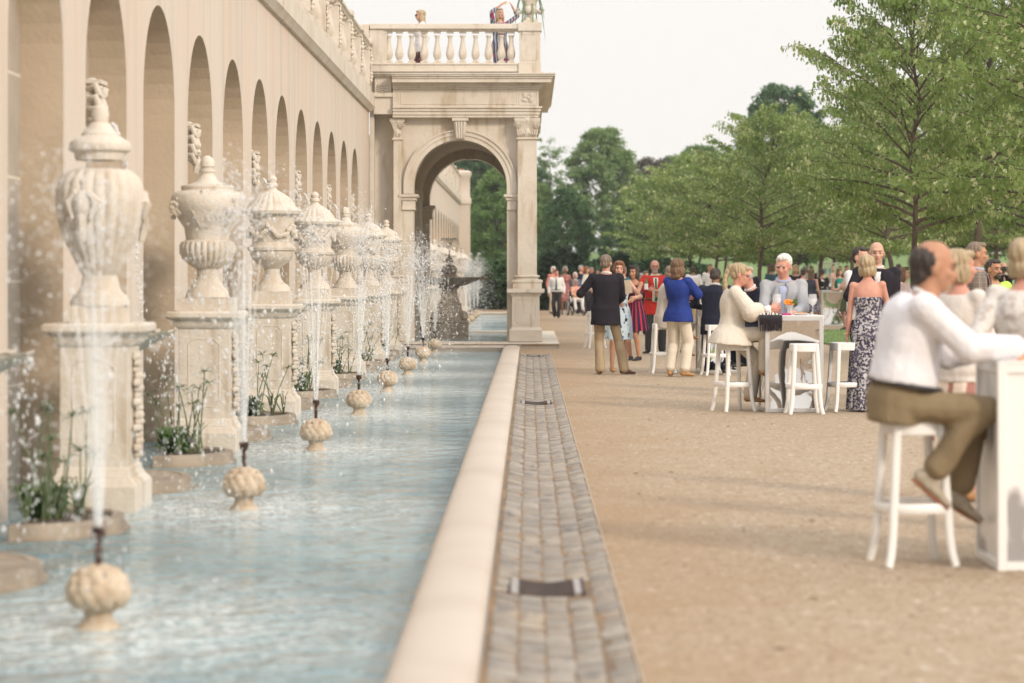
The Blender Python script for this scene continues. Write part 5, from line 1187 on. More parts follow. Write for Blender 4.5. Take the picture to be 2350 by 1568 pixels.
def make_stool():
    t = empty('bar_stool', (0,0,0), 0, 'x', 'bar stool', 'white plastic bar stools')
    m = MB(); m.prism([(.155*math.copysign(abs(math.cos(a))**.75, math.cos(a)), .155*math.copysign(abs(math.sin(a))**.75, math.sin(a))) for a in np.linspace(0, 2*PI, 33)[:-1]], .665, .752, 'z'); s_ = m.build('seat', PLAST, t, bevel=.008)
    for sx in (-1, 1):
        for sy in (-1, 1):
            q = MB(); P_ = [(.118,.745),(.126,.60),(.136,.42),(.145,.28),(.153,.15),(.163,.07),(.180,0)]
            q.tube([(sx*r_*.98, sy*r_*.98, z_) for r_, z_ in P_], [.025,.025,.024,.024,.023,.022,.021], 8, up=(sx,sy,0)); q.build('leg', PLAST, t)
    r_ = MB(); ps = [(.190*math.copysign(abs(math.cos(a))**.8, math.cos(a)), .190*math.copysign(abs(math.sin(a))**.8, math.sin(a)), .295) for a in np.linspace(0, 2*PI, 33)]
    r_.tube(ps, .026, 6, flat=.30, up=(0,0,1), cap=False); r_.build('footrest', PLAST, t); return t
st0 = make_stool(); first = [True]
def stool(X, Y, rz, label):
    c = st0 if first[0] else copy_tree(st0); first[0] = False; c.location = (X, Y, 0); c.rotation_euler[2] = R(rz); c['label'] = label; return c
def stool_px(x, yf, rz, label): X, Y = gp(x, yf); return stool(px(x, Y+.2), Y+.2, rz, label)
stool(2.235, 26.45, 22, 'white bar stool the woman in the cream poncho sits on'); stool(2.95, 25.93, 3, 'empty white bar stool in front of the mirrored table')
stool(3.46, 26.42, 12, 'empty white bar stool left of the woman in the strapless patterned dress'); stool(1.975, 12.45, 8, 'blurred white bar stool under the white-shirted man in front')
stool(2.03, 36.75, 5, 'white bar stool under the person in the beige linen jacket'); stool(2.77, 35.95, 10, 'white bar stool beside the man in the dark suit seated with his back to us')
stool_px(1921, 747, 4, 'white bar stool in front of the far mirrored table'); stool_px(1956, 746, 10, 'white bar stool right of the far mirrored table'); stool_px(1849, 750, 6, 'white bar stool behind the man in the grey jacket, below the long-haired woman')
stool_px(1366, 800, 15, 'white bar stool partly hidden behind the man in the black blazer'); stool_px(1473, 762, 15, 'white bar stool beyond the man in the red blazer')
def bar_table(X, Y, w_, d_, label, fm, pm, rz=0, h=1.05, fr=.045, bow=True):
    t = empty('bar_table', (X, Y, 0), R(rz), label, 'bar table'); m = MB()
    m.box(-w_/2, w_/2, -d_/2, d_/2, h-.012, h); m.build('tabletop', fm if pm is MARB else WPAINT, t, bevel=.002)
    f_ = MB()
    for sx in (-1, 1):
        for sy in (-1, 1): f_.box(sx*w_/2-(fr if sx > 0 else 0), sx*w_/2+(fr if sx < 0 else 0), sy*d_/2-(fr if sy > 0 else 0), sy*d_/2+(fr if sy < 0 else 0), .0, h-.0125)
    for z0, z1 in ((0.002, fr), (h-.0125-fr, h-.013)):
        for sy in (-1, 1): y = sy*d_/2; f_.box(-w_/2+fr, w_/2-fr, min(y, y-sy*fr)+.001, max(y, y-sy*fr)-.001, z0, z1)
        for sx in (-1, 1): x = sx*w_/2; f_.box(min(x, x-sx*fr)+.001, max(x, x-sx*fr)-.001, -d_/2+fr, d_/2-fr, z0, z1)
    f_.build('frame', fm, t, bevel=.002)
    for k in range(4):
        hw = (w_ if k % 2 == 0 else d_)/2-fr; off = (d_ if k % 2 == 0 else w_)/2-.014; N_ = 14; vs = []; fs = []
        for j in range(N_+1):
            for i in range(N_+1):
                u = -1+2*i/N_; v = -1+2*j/N_; b_ = (.040*(1-u*u)*(1-v*v) if bow else 0); vs.append((u*hw, -(off-b_), fr+(h-2*fr-.012)*(v+1)/2))
        for j in range(N_):
            for i in range(N_): a = j*(N_+1)+i; fs.append((a, a+1, a+N_+2, a+N_+1))
        p = MB(); Rm = Matrix.Rotation(k*PI/2, 3, 'Z'); p.add([Rm @ Vector(v) for v in vs], fs); p.build('panel', pm, t, smooth=80)
    return t
bar_table(2.865, 26.48, .633, .62, 'mirrored square bar table in front of the man in the grey jacket', SILV, MIR, 1.5)
bar_table(2.90, 37.05, .62, .6, 'mirrored bar table beside the woman in the royal blue top', SILV, MIR, 4)
bar_table(8.95, 71.3, .72, .62, 'far mirrored bar table at the back near the white shelf rack', SILV, MIR, 0)
bar_table(2.665, 12.42, .63, .62, 'marble-panelled white bar table at the right edge in front', WPAINT, MARB, 0, bow=False)
def wine_glass(X, Y, z, label, s=1.0, fill=.5):
    t = empty('wine_glass', (X, Y, z), 0, label, 'wine glass'); t.scale = (s, s, s); m = MB()
    m.lathe([(.036,0),(.034,.003),(.006,.008),(.004,.02),(.004,.085),(.012,.095),(.034,.115),(.043,.145),(.041,.18),(.036,.205)], 20); m.build('glass', GLS, t)
    m = MB(); m.lathe([(.008,.097),(.032,.117),(.040,.145),(.0395,.165)], 18); m.build('iced_drink', ICE, t); return t
TZ = 1.05
wine_glass(px(1783,26.5), 26.5, TZ, 'wine glass of iced water with a lime wedge left of the orange flowers', 1.12); wine_glass(px(1865,26.35), 26.35, TZ, 'wine glass of iced water at the right end of the mirrored table', 1.12)
wine_glass(px(2285,29.2), 29.2, .93, 'wine glass held low by the man in the plaid jacket', .9)
wine_glass(px(1905,71.2), 71.2, TZ, 'tiny wine glass on the left of the far mirrored table'); wine_glass(px(1925,71.2), 71.2, TZ, 'tiny wine glass on the right of the far mirrored table')
# flower vase
t = empty('flower_vase', (px(1812,26.45), 26.45, TZ), 0, 'small clear vase with an orange and red flower on the mirrored table', 'vase')
m = MB(); m.lathe([(.03,0),(.032,.01),(.028,.05),(.045,.11),(.043,.11)], 16); m.build('vase', GLS, t)
ORG = mat('orange_petals', (.85,.17,.02), .5, (.9,.42,.05), 30); m = MB(); random.seed(2)
for k in range(40): a = random.uniform(0, 2*PI); r_ = random.uniform(0,.045); m.ell((r_*math.cos(a)-.01, r_*math.sin(a), .135+random.uniform(-.02,.03)), .018, .014, .010, Matrix.Rotation(a, 3, 'Z'), nu=7, nv=5)
m.build('flower', ORG, t)
m = MB()
for k in range(12): a = random.uniform(-.8, 1.2); m.tube([(0.01,0,.09),(.05,.02*math.sin(a*5),.14+.02*a),(.085,.04*math.sin(a*4),.15+.03*a)], [.004,.016,.003], 5, flat=.3)
m.tube([(0,0,.01),(.0,0,.1)], .004, 5); m.build('leaves', FERN, t)
MAG = mat('magenta_napkin', (.45,.03,.16), .7)
m = MB(); m.box(-.045,.045,-.05,.05,0,.022); tag(m.build('napkin_stack', MAG, None, (px(1805,26.3), 26.3, TZ), bevel=.003), 'small magenta napkin stack on the mirrored table', 'napkins')
def plate(X, Y, z, label, food=True, s=1.0):
    t = empty('plate', (X, Y, z), 0, label, 'plate'); m = MB(); m.lathe([(.06*s,0),(.065*s,.004),(.10*s,.014),(.104*s,.017),(.10*s,.018),(.06*s,.008)], 24); m.build('dish', PLAST, t)
    if food:
        m = MB(); random.seed(abs(int(X*7)))
        for k in range(7): m.ell((random.gauss(0,.025), random.gauss(0,.025), .02), .022, .018, .014, nu=8, nv=6)
        m.build('snack', mat('snack', (.60,.36,.16), .7, (.40,.14,.08), 30), t)
    return t
plate(px(1838,26.35), 26.35, TZ, 'white plate with crumbs beside the magenta napkins')
# handbag with fringe
t = empty('fringed_handbag', (px(1768,26.16), 26.24, TZ), 0, 'black fringed clutch bag with a black and white zigzag top over the table edge', 'handbag')
ZIG = mat('zigzag_weave', (.80,.76,.70), .8); n_ = ZIG.node_tree.nodes; multiply_in(ZIG, noise_fac(ZIG, 9, .62, .7, (1,1,1), 6, 'wave'), (.03,.02,.03))
m = MB(); m.prism([(-.125,0),(.125,0),(.11,.012),(.04,.034),(-.04,.034),(-.11,.014)], -.1, .06, 'y'); m.build('flap', ZIG, t)
m = MB(); random.seed(8)
for k in range(46): x = -.12+.24*k/45; m.tube([(x, -.104, .006), (x+random.gauss(0,.002), -.122, -.05), (x+random.gauss(0,.004), -.116, -.17+random.gauss(0,.006))], [.004,.0045,.003], 5)
m.build('fringe', mat('black_fringe', (.02,.015,.02), .25), t)
m = MB(); m.box(-.12,.12,-.1005,-.095,-.10,.0); m.build('body', LEA['black'], t)
# votive candle
t = empty('votive_candle', (px(2347,12.3), 12.3, TZ), 0, 'glowing orange votive candle on the marble table', 'candle'); m = MB(); m.lathe([(.03,0),(.032,.01),(.04,.09),(.038,.09),(.03,.015)], 16); m.build('glass_holder', mat('amber_glass', (.9,.45,.2), .1, alpha=.55), t)
m = MB(); m.lathe([(.004,.03),(.012,.045),(.009,.06),(.001,.085)], 10); m.build('flame', mat('flame', (1.0,.55,.2), .5, emit=9), t)
# shelf rack
t = empty('shelf_rack', (px(1900,95), 95, 0), 0, 'tall white slatted shelf rack holding rows of glasses', 'shelf'); m = MB(); W2 = .40
for x in np.linspace(-W2, W2, 7): m.box(x-.018, x+.018, -.02, .02, 0, 1.94)
for z in (.35, .75, 1.15, 1.93): m.box(-W2-.02, W2+.02, -.025, .025, z, z+.06)
for x in (-W2, W2): m.box(x-.03, x+.03, .021, .30, .35, .41)
m.build('frame', WPAINT, t)
for z in (.75, 1.15): q = MB(); q.box(-W2, W2, -.30, -.026, z+.0, z+.03); q.build('shelf', WPAINT, t)
q = MB()
for z in (.78, 1.18):
    for k in range(9): q.lathe([(.03,0),(.005,.01),(.005,.09),(.035,.13),(.035,.2)], 8, ((k-4)*.085, -.16, z))
q.build('glasses', GLS, t); q = MB(); q.box(-.22,-.05,-.032,-.026,1.55,1.76); q.box(.03,.11,-.032,-.026,1.55,1.76); q.build('turquoise_card', mat('turquoise_card', (.22,.52,.52), .7), t)
# gold furniture
def gold_chair(X, Y, rz, label, back=True, h=.46):
    t = empty('gold_chair', (X, Y, 0), R(rz), label, 'chair', 'gold chairs with white seats'); m = MB(); m.ell((0,0,h), .21, .21, .045); m.build('seat_cushion', CUSH, t)
    q = MB(); q.lathe([(.2,h-.06),(.215,h-.05),(.215,h-.02),(.2,h-.02)], 24); q.build('seat_frame', GOLDP, t)
    for sx in (-1, 1):
        for sy in (-1, 1): q = MB(); q.tube([(sx*.15, sy*.15, h-.05), (sx*.17, sy*.17, 0)], [.022,.012], 7); q.build('leg', GOLDP, t)
    if back:
        q = MB(); q.tube([(.17*math.cos(a), .19+.03*math.sin(a)*1, h+.30+.22*math.sin(a)) for a in np.linspace(0, 2*PI, 25)], .018, 6); q.build('oval_back', WPAINT, t)
        q = MB(); q.tube([(-.1,.18,h),( -.1,.2,h+.12)], .015, 6); q.tube([(.1,.18,h),(.1,.2,h+.12)], .015, 6); q.build('back_support', GOLDP, t)
    return t
gold_chair(px(1602,66), 66, 150, 'white and gold oval-back chair behind the woman in the blue top'); gold_chair(px(1720,68), 68, 200, 'white and gold oval-back chair left of the slim trunk, behind the blonde ponytail woman'); gold_chair(px(1735,66), 66.4, 170, 'white and gold oval-back chair beside the bald man looking down')
gold_chair(px(2287,30.4), 30.4, -30, 'gold stool with a white cushion under the man in the lime T-shirt', back=False, h=.78)
t = empty('gold_table', (px(1604,62), 62, 0), 0, 'white-topped gold table behind the woman in the blue top', 'table'); m = MB(); m.box(-.3,.3,-.3,.3,1.0,1.06); m.build('tabletop', CUSH, t)
for sx in (-1, 1): q = MB(); q.tube([(sx*.25,-.2,1.0),(sx*.12,-.2,.55),(sx*.25,-.2,0)], .02, 6); q.tube([(sx*.25,.2,1.0),(sx*.12,.2,.55),(sx*.25,.2,0)], .02, 6); q.build('leg', GOLDP, t)
t = empty('gold_table', (px(2300,27.5), 27.5, 0), 0, 'gold-legged table with a pale top behind the woman in lace at the right edge', 'table'); m = MB(); m.box(-.2,.5,-.3,.3,1.09,1.13); m.build('tabletop', CUSH, t)
for sx, sy in ((-.17,-.27),(.47,-.27),(-.17,.27),(.47,.27)): q = MB(); q.box(sx-.02, sx+.02, sy-.02, sy+.02, 0, 1.09); q.build('leg', GOLDP, t)
# wheelchair
WX_, WY_ = px(1322, 90), 90.0
t = empty('wheelchair', (WX_, WY_, 0), R(12), 'black wheelchair with the lady in the bright floral jacket', 'wheelchair')
for sx in (-1, 1):
    m = MB(); m.tube([(sx*.30, .08+.30*math.cos(a), .31+.30*math.sin(a)) for a in np.linspace(0, 2*PI, 25)], .02, 6); o = m.build('wheel', LEA['black'], t)
    q = MB()
    for k in range(8): a = k*PI/4; q.tube([(sx*.30,.08,.31),(sx*.30,.08+.29*math.cos(a),.31+.29*math.sin(a))], .005, 4)
    q.tube([(sx*.32, .08+.26*math.cos(a), .31+.26*math.sin(a)) for a in np.linspace(0, 2*PI, 21)], .007, 5); q.build('spokes', SILV, o)
    m = MB(); m.tube([(sx*.24, -.36+.09*math.cos(a), .095+.085*math.sin(a)) for a in np.linspace(0, 2*PI, 15)], .014, 6); m.build('caster', LEA['black'], t)
    m = MB(); m.tube([(sx*.24,.22,.92),(sx*.24,.16,.5),(sx*.24,.1,.35),(sx*.24,-.3,.3),(sx*.22,-.42,.12)], .014, 6); m.tube([(sx*.24,.2,.72),(sx*.25,-.15,.70),(sx*.24,-.2,.48)], .016, 6); m.tube([(sx*.24,.22,.92),(sx*.24,.34,.93)], .018, 6); m.build('frame', SILV, t)
    m = MB(); m.box(sx*.12-.07, sx*.12+.07, -.60, -.42, .08, .1); m.build('footrest', LEA['black'], t)
m = MB(); m.box(-.22,.22,-.2,.2,.44,.5); m.build('seat', LEA['black'], t); m = MB(); m.box(-.22,.22,.17,.2,.5,.88); m.build('backrest', LEA['black'], t)
# ================================================================ CAST
FLORALB = pattern('blue_floral', (.55,.66,.74), [('vor', 9, .24, .18, (1,1,.8), (.10,.30,.62)), ('noise', 24, .60, .63, (1,1,.5), (.03,.03,.05))])
STRIPE = pattern('red_navy_stripe', (.025,.018,.05), []) 
def radial_stripes(m, cnt, c):
    n = m.node_tree.nodes; L = m.node_tree.links; t = n.new('ShaderNodeTexCoord'); s = n.new('ShaderNodeSeparateXYZ'); L.new(t.outputs['Object'], s.inputs[0])
    a = n.new('ShaderNodeMath'); a.operation = 'ARCTAN2'; L.new(s.outputs['Y'], a.inputs[0]); L.new(s.outputs['X'], a.inputs[1])
    b = n.new('ShaderNodeMath'); b.operation = 'MULTIPLY'; b.inputs[1].default_value = cnt; L.new(a.outputs[0], b.inputs[0])
    c_ = n.new('ShaderNodeMath'); c_.operation = 'SINE'; L.new(b.outputs[0], c_.inputs[0]); d = n.new('ShaderNodeMapRange'); d.inputs[1].default_value = .35; d.inputs[2].default_value = .5; L.new(c_.outputs[0], d.inputs[0]); multiply_in(m, d.outputs[0], c)
radial_stripes(STRIPE, 17, (.42,.03,.05))
BWPAT = pattern('black_white_print', (.50,.48,.50), [('noise', 42, .47, .52, (1,1,1), (.05,.045,.08)), ('noise', 14, .56, .60, (1,1,1.6), (.10,.09,.14)), ('vor', 7, .14, .10, (1,1,.5), (.62,.60,.62))])
LACE = pattern('white_lace', (.64,.61,.58), [('noise', 16, .52, .6, (1,1,1), (.50,.44,.41))]); BRICKP = pattern('cream_brick_print', (.72,.60,.50), [('wave', 9, .7, .85, (.3,.3,3), (.38,.18,.15))])
def plaid(m, c):
    n = m.node_tree.nodes; L = m.node_tree.links; t = n.new('ShaderNodeTexCoord'); s = n.new('ShaderNodeSeparateXYZ'); L.new(t.outputs['Object'], s.inputs[0])
    for ax in 'XYZ':
        b = n.new('ShaderNodeMath'); b.operation = 'MULTIPLY'; b.inputs[1].default_value = 17; L.new(s.outputs[ax], b.inputs[0]); f_ = n.new('ShaderNodeMath'); f_.operation = 'FRACT'; L.new(b.outputs[0], f_.inputs[0])
        d = n.new('ShaderNodeMapRange'); d.inputs[1].default_value = .90; d.inputs[2].default_value = .93; d.inputs[4].default_value = .45; L.new(f_.outputs[0], d.inputs[0]); multiply_in(m, d.outputs[0], c)
PLAID = mat('taupe_plaid', (.17,.135,.11), .9, (.15,.12,.10), 5); plaid(PLAID, (.42,.37,.32))
def arms_of(p): return p
C = cloth
def suit_extra(shirt=None, tiec=None, lap=None, bel=0, col=True):
    def ex(f, b, vx):
        f.bel = bel
        sm = shirt or WHITE(); front_panel(f, b, sm, .012, .055, .20, .49, .024, 'shirt_front')
        if col: collar(f, b, sm)
        if lap: lapels(f, b, lap)
        if tiec: f.bel = bel; tie(f, b, tiec, .12, .48)
    return ex
def belt(f, b, mt=None, infl=.022):
    m = MB(); s = f.s; c = f.P+f.rot(.15) @ Vector((0,0,.09*s)); M = f.rot(.2); a, d = .162*s*(.4+.6*f.g)+infl, .116*s*f.g+infl; bl = getattr(f, 'bel', 0)*s
    m.tube([c+M @ Vector((a*math.cos(t), d*math.sin(t)-bl*max(0,-math.sin(t))*.8, 0)) for t in np.linspace(0, 2*PI, 25)], .016, 6, cap=False); m.build('belt', mt or LEA['brown'], b)
# --- black blazer man, back to camera
def ex1(f, b, vx): collar(f, b, WHITE(), r=.068); 
make_person(1.12, 36.2, 176, 'man in a black blazer and khaki trousers, back to the camera, left hand raised', fig=dict(H=1.80, lh=(.36,-.26,1.25), rh=(-.20,-.34,1.08), lel=(.75,.3,-1), rel=(-.45,.5,-1), lf=(.055,.0,.09), rf=(-.30,-.05,.09), yaw=-8, girth=1.06, lt=10, rt=-75, pel=(-.03,0), side=-1),
  hr=('short','ash'), skin='pink', top=dict(m=BLACK(), name='blazer', z0=-.21, z1=.53, infl=.026, flare=.10, sl=1.95, fold=.007), bottom=dict(kind='trousers', m=KHAKI(), fl=.028, len=1.99), shoes=('brown',), extra=ex1, fc=False)
def ex2(f, b, vx):
    m = MB(); m.prism([(-.11,-.065),(.11,-.065),(.10,.06),(-.10,.06)], -.018, .018, 'y'); o = m.build('clutch_bag', C('beige_clutch', (.52,.43,.33)), None); o.location = b.matrix_world @ Vector((0,0,0)) if False else (px(1440,36.9), 36.9, 1.31); o.rotation_euler = (0, R(78), 0); tag(o, 'small beige clutch bag held by the woman in the blue floral dress', 'clutch bag')
make_person(1.385, 37.25, 8, 'auburn-haired woman in a pale blue floral dress facing the camera behind the black blazer', fig=dict(H=1.71, fem=True, lh=(.20,-.24,1.14), rh=(-.05,-.26,1.05), lel=(.8,.5,-.5), yaw=-6, tilt=4, lt=8), hr=('curly','auburn'), skin='fair',
  top=dict(m=FLORALB, name='dress_bodice', z0=-.12, z1=.48, sl=0, infl=.014, fold=.003), bottom=dict(kind='skirt', m=FLORALB, name='dress_skirt', hem=.50, w=.22, folds=5, amp=.008, zt=.1), shoes=('tan',), extra=ex2)
def ex3(f, b, vx): m = MB(); s = f.s*f.hs; m.tube([f.hd+f.HR @ Vector((.08*s*math.cos(a), -.02+.07*math.sin(a)*s, .115*s)) for a in np.linspace(PI, 2*PI, 9)], .009, 5); m.build('sunglasses', EYE, b)
make_person(1.84, 42.1, -48, 'dark-haired woman in a sleeveless navy and red striped dress and black sandals', fig=dict(H=1.66, fem=True, lh=(.02,-.30,.98), rh=(.05,-.28,1.02), lel=(1,.3,-.4), rel=(-1,.3,-.4), yaw=14, girth=1.05), hr=('bob','dark'), skin='tan', extra=ex3,
  top=dict(m=C('navy_red_bodice', (.10,.02,.045)), name='dress_bodice', z0=-.10, z1=.46, sl=0, infl=.014), bottom=dict(kind='skirt', m=STRIPE, name='dress_skirt', hem=.52, w=.27, folds=16, amp=.012, zt=.16), shoes=('black',))
RED = C('red_blazer', (.56,.035,.025)); GT = C('green_tie', (.02,.09,.05), (.03,.13,.07), .6)
def ex4(f, b, vx):
    f.bel = .05; front_panel(f, b, C('cream_shirt', (.74,.70,.60)), .075, .062, .04, .49, .030, 'shirt_front'); collar(f, b, C('cream_shirt', (.74,.70,.60))); tie(f, b, GT, .05, .48, .020); lapels(f, b, RED)
    belt(f, b)
make_person(2.39, 45.9, 4, 'grey-bearded man in a red blazer, green tie and glasses holding a bottle and a plate', fig=dict(H=1.78, lh=(.04,-.33,1.15), rh=(-.16,-.33,1.22), lel=(.8,.5,-.5), rel=(-.9,.3,-.5), girth=1.12, lf=(.13,-.05,.09), rf=(-.12,0,.09), lt=20, rt=-40), hr=('recede','ash'), skin='pink', glasses='clear', beard='grey',
  top=dict(m=RED, name='blazer', z0=-.20, z1=.52, infl=.02, flare=.08, sl=1.95, belly=.0), bottom=dict(kind='trousers', m=C('charcoal', (.045,.045,.045)), fl=.02), shoes=('black',), extra=ex4)
t = empty('beer_bottle', (px(1483,45.5), 45.5, 1.22), 0, 'green glass bottle wrapped in a white napkin, held by the man in the red blazer', 'bottle'); m = MB(); m.lathe([(.03,0),(.032,.02),(.032,.13),(.014,.18),(.013,.235),(.015,.24)], 14); m.build('bottle_glass', mat('green_glass', (.05,.20,.06), .1, spec=.8), t)
m = MB(); m.lathe([(.036,.0),(.038,.03),(.036,.11),(.034,.11)], 12); m.build('napkin', PLAST, t)
plate(px(1508,45.5), 45.5, 1.19, 'white plate held by the man in the red blazer', s=1.1)
LINEN = C('beige_linen', (.58,.52,.45))
make_person(2.06, 36.75, 84, 'person in a beige linen jacket seated mostly hidden behind the woman in blue', fig=dict(H=1.72, hip=.84, lean=12, rh=(-.15,-.38,1.1), lh=(.15,-.38,1.1), rf=(-.08,-.36,.62), lf=(.1,-.30,.36), rt=(0,10), lt=(0,10), nod=10), hr=('short','ash'), fc=False,
  top=dict(m=LINEN, name='jacket', z0=-.16, z1=.52, infl=.024, sl=1.9), bottom=dict(kind='trousers', m=C('grey_trousers', (.42,.40,.37))), shoes=('tan',))
BLUE = C('royal_blue', (.012,.035,.22), (.010,.028,.17), .7, bs=7, bump=.3); CREAM = C('cream_trousers', (.72,.65,.54))
make_person(2.185, 35.4, 148, 'brown-haired woman in a royal blue top and cream trousers with tan shoes, seen from behind', fig=dict(H=1.73, fem=True, rh=(-.12,-.36,1.20), rel=(-.9,.35,-.8), lh=(.08,-.36,1.15), yaw=-20, girth=1.12, lf=(.13,.02,.09), rf=(-.09,-.02,.09), lt=20, rt=-35), hr=('mid','brown'), skin='pink', fc=False,
  top=dict(m=BLUE, name='top', z0=-.12, z1=.50, infl=.026, sl=.86, sfl=.022, flare=.12, fold=.010, ff=14), bottom=dict(kind='trousers', m=CREAM, fl=.034, len=1.86), shoes=('tan',))
make_person(2.77, 36.05, 172, 'man in a black suit seated with his back to the camera, head bowed', fig=dict(H=1.74, hip=.80, lean=14, nod=24, lh=(.22,-.35,1.0), rh=(-.2,-.35,1.0), lf=(.14,-.12,.12), rf=(-.14,-.08,.10), lel=(1,.5,-.3), rel=(-1,.5,-.3), girth=1.08), hr=('short','dark'), skin='brown', fc=False,
  top=dict(m=NAVY(), name='suit_jacket', z0=-.20, z1=.53, infl=.028, sl=1.95, flare=.05), bottom=dict(kind='trousers', m=NAVY(), fl=.02), shoes=('black',), extra=lambda f, b, vx: collar(f, b, WHITE(), r=.07))
# cream poncho woman
PON = C('cream_knit', (.66,.60,.52), (.60,.54,.46), .9, bs=8, bump=.3)
def ex8(f, b, vx):
    for k in 'lr': q = MB(); w_ = f.wr[k]; d = (w_-f.el[k]).normalized(); q.caps(w_-d*.03, .033, w_-d*.055, .033, 10); q.build('bracelet', PLAST, b)
    m = MB(); m.ell(f.hd+f.HR @ Vector((-.082,.01,-.055)), .006,.006,.012, nu=6, nv=5); m.build('earring', GOLD, b)
make_person(2.24, 26.45, 84, 'blonde ponytail woman with glasses in a cream poncho, seated at the mirrored table', fig=dict(H=1.66, fem=True, hip=.845, pel=(0,.03), lean=10, rh=(-.10,-.40,1.13), lh=(.12,-.42,1.10), rel=(-.7,.4,-.9), lel=(.7,.4,-.9), lf=(.08,-.17,.17), rf=(-.06,-.34,.46), lk=(.1,-1,.2), rk=(-.1,-1,.3), rt=(5,14), lt=(5,0), nod=16, hs=1.08), hr=('pony','blonde'), skin='pink', glasses='clear',
  top=dict(m=PON, name='poncho', z0=-.12, z1=.50, infl=.040, flare=.55, sl=1.28, sfl=.035, fold=.009, ff=13), bottom=dict(kind='trousers', m=C('beige_linen_trousers', (.60,.53,.44)), fl=.030, len=1.93), shoes=('tan',), extra=ex8, curl=(.7,.25), vx=.0115)
GJ = C('light_grey_jacket', (.38,.39,.415), (.33,.34,.365), .9, bs=8, bump=.3); LBL = C('pale_blue_shirt', (.42,.47,.64))
def ex9(f, b, vx): f.bel = 0; front_panel(f, b, LBL, .05, .062, .05, .49, .024, 'shirt_front'); collar(f, b, LBL, r=.070); lapels(f, b, GJ); m = MB(); m.tube([f.at(.95)+Vector((.03,-.12,0)), f.at(.6)+Vector((.045,-.155,0)), f.at(.3)+Vector((.05,-.15,0))], .005, 5); m.build('lanyard', C('purple_cord', (.10,.03,.14)), b)
make_person(2.86, 27.2, -8, 'smiling white-haired man in a light grey jacket behind the mirrored table', fig=dict(H=1.84, hip=.87, pel=(0,.12), lean=9, rh=(-.12,-.38,1.07), lh=(.14,-.36,1.07), rel=(-.5,.3,-1), lel=(.5,.3,-1), rf=(-.14,-.12,.35), lf=(.14,-.12,.35), nod=12, yaw=-14, tilt=5, girth=1.06, hs=1.08), hr=('short','white'), skin='pink', beard=None,
  top=dict(m=GJ, name='jacket', z0=-.16, z1=.53, infl=.026, sl=1.93, fold=.009), bottom=dict(kind='trousers', m=C('grey_slacks', (.42,.43,.46))), shoes=('black',), extra=ex9, vx=.0115)
make_person(px(1744,31), 31, -65, 'bald man looking down, half hidden behind the grey jacket', fig=dict(H=1.76, hip=.80, lean=22, nod=34, rh=(-.1,-.4,.98), lh=(.1,-.42,1.0), lf=(.1,-.3,.4), rf=(-.1,-.3,.4)), hr=('bald','grey'), skin='pink', top=dict(m=NAVY(), name='jacket', z0=-.16, z1=.52, infl=.024, sl=1.95), bottom=dict(kind='trousers', m=NAVY()), extra=lambda f, b, vx: collar(f, b, WHITE()))
# strapless dress, bald man, white-shirt man
make_person(3.70, 26.35, 168, 'blonde woman seen from behind in a long strapless navy and white patterned dress', fig=dict(H=1.71, fem=True, lh=(.235,-.03,.80), rh=(-.18,-.3,1.0), lel=(.3,1,.2), yaw=-14, side=2), hr=('bob','blonde'), skin='pink', fc=False, barefoot=True,
  top=dict(m=BWPAT, name='dress_bodice', z0=-.13, z1=.345, sl=0, infl=.012, fold=.003), bottom=dict(kind='skirt', m=BWPAT, name='dress_skirt', hem=.02, w=.235, folds=11, amp=.012, zt=.10, dy=-.02), vx=.0115,
  extra=lambda f, b, vx: [(lambda m, k: (m.tube([f.wr[k]+Vector((.034*math.cos(a), .034*math.sin(a), .02)) for a in np.linspace(0, 2*PI, 13)], .004, 5), m.build('bracelet', GOLD, b)))(MB(), 'l')])
make_person(px(2012,28.1), 28.1, -4, 'bald man in a black suit facing the camera over the strapless-dress woman', fig=dict(H=1.88, rh=(-.16,-.30,1.12), lh=(.1,-.3,1.1), rel=(-1,.4,-.3), girth=1.08), hr=('bald','ash'), skin='fair', top=dict(m=BLACK(), name='suit_jacket', z0=-.2, z1=.52, infl=.026, sl=1.95), bottom=dict(kind='trousers', m=BLACK()), extra=suit_extra(lap=BLACK()))
make_person(px(1974,29.6), 29.6, 40, 'dark-haired man in a white shirt behind the bald man, left of him', fig=dict(H=1.84, rh=(-.12,-.34,1.20), lh=(.1,-.3,1.15), rel=(-1,.2,-.4)), hr=('short','dark'), skin='fair', top=dict(m=WHITE(), z0=-.05, z1=.52, sl=1.9, infl=.02), bottom=dict(kind='trousers', m=BLACK()))
plate(px(1962,28.7), 28.7, 1.235, 'white plate with a sandwich held left of the strapless-dress woman', s=1.25)
make_person(px(2074,43.5), 43.5, 62, 'brown-haired woman with sunglasses on her head beyond the seated man in front', fig=dict(H=1.64, fem=True, yaw=10), hr=('long','brown'), top=dict(m=C('pale_pink', (.66,.52,.50)), sl=1.9, z1=.49), bottom=dict(kind='trousers', m=WHITE()), extra=ex3)
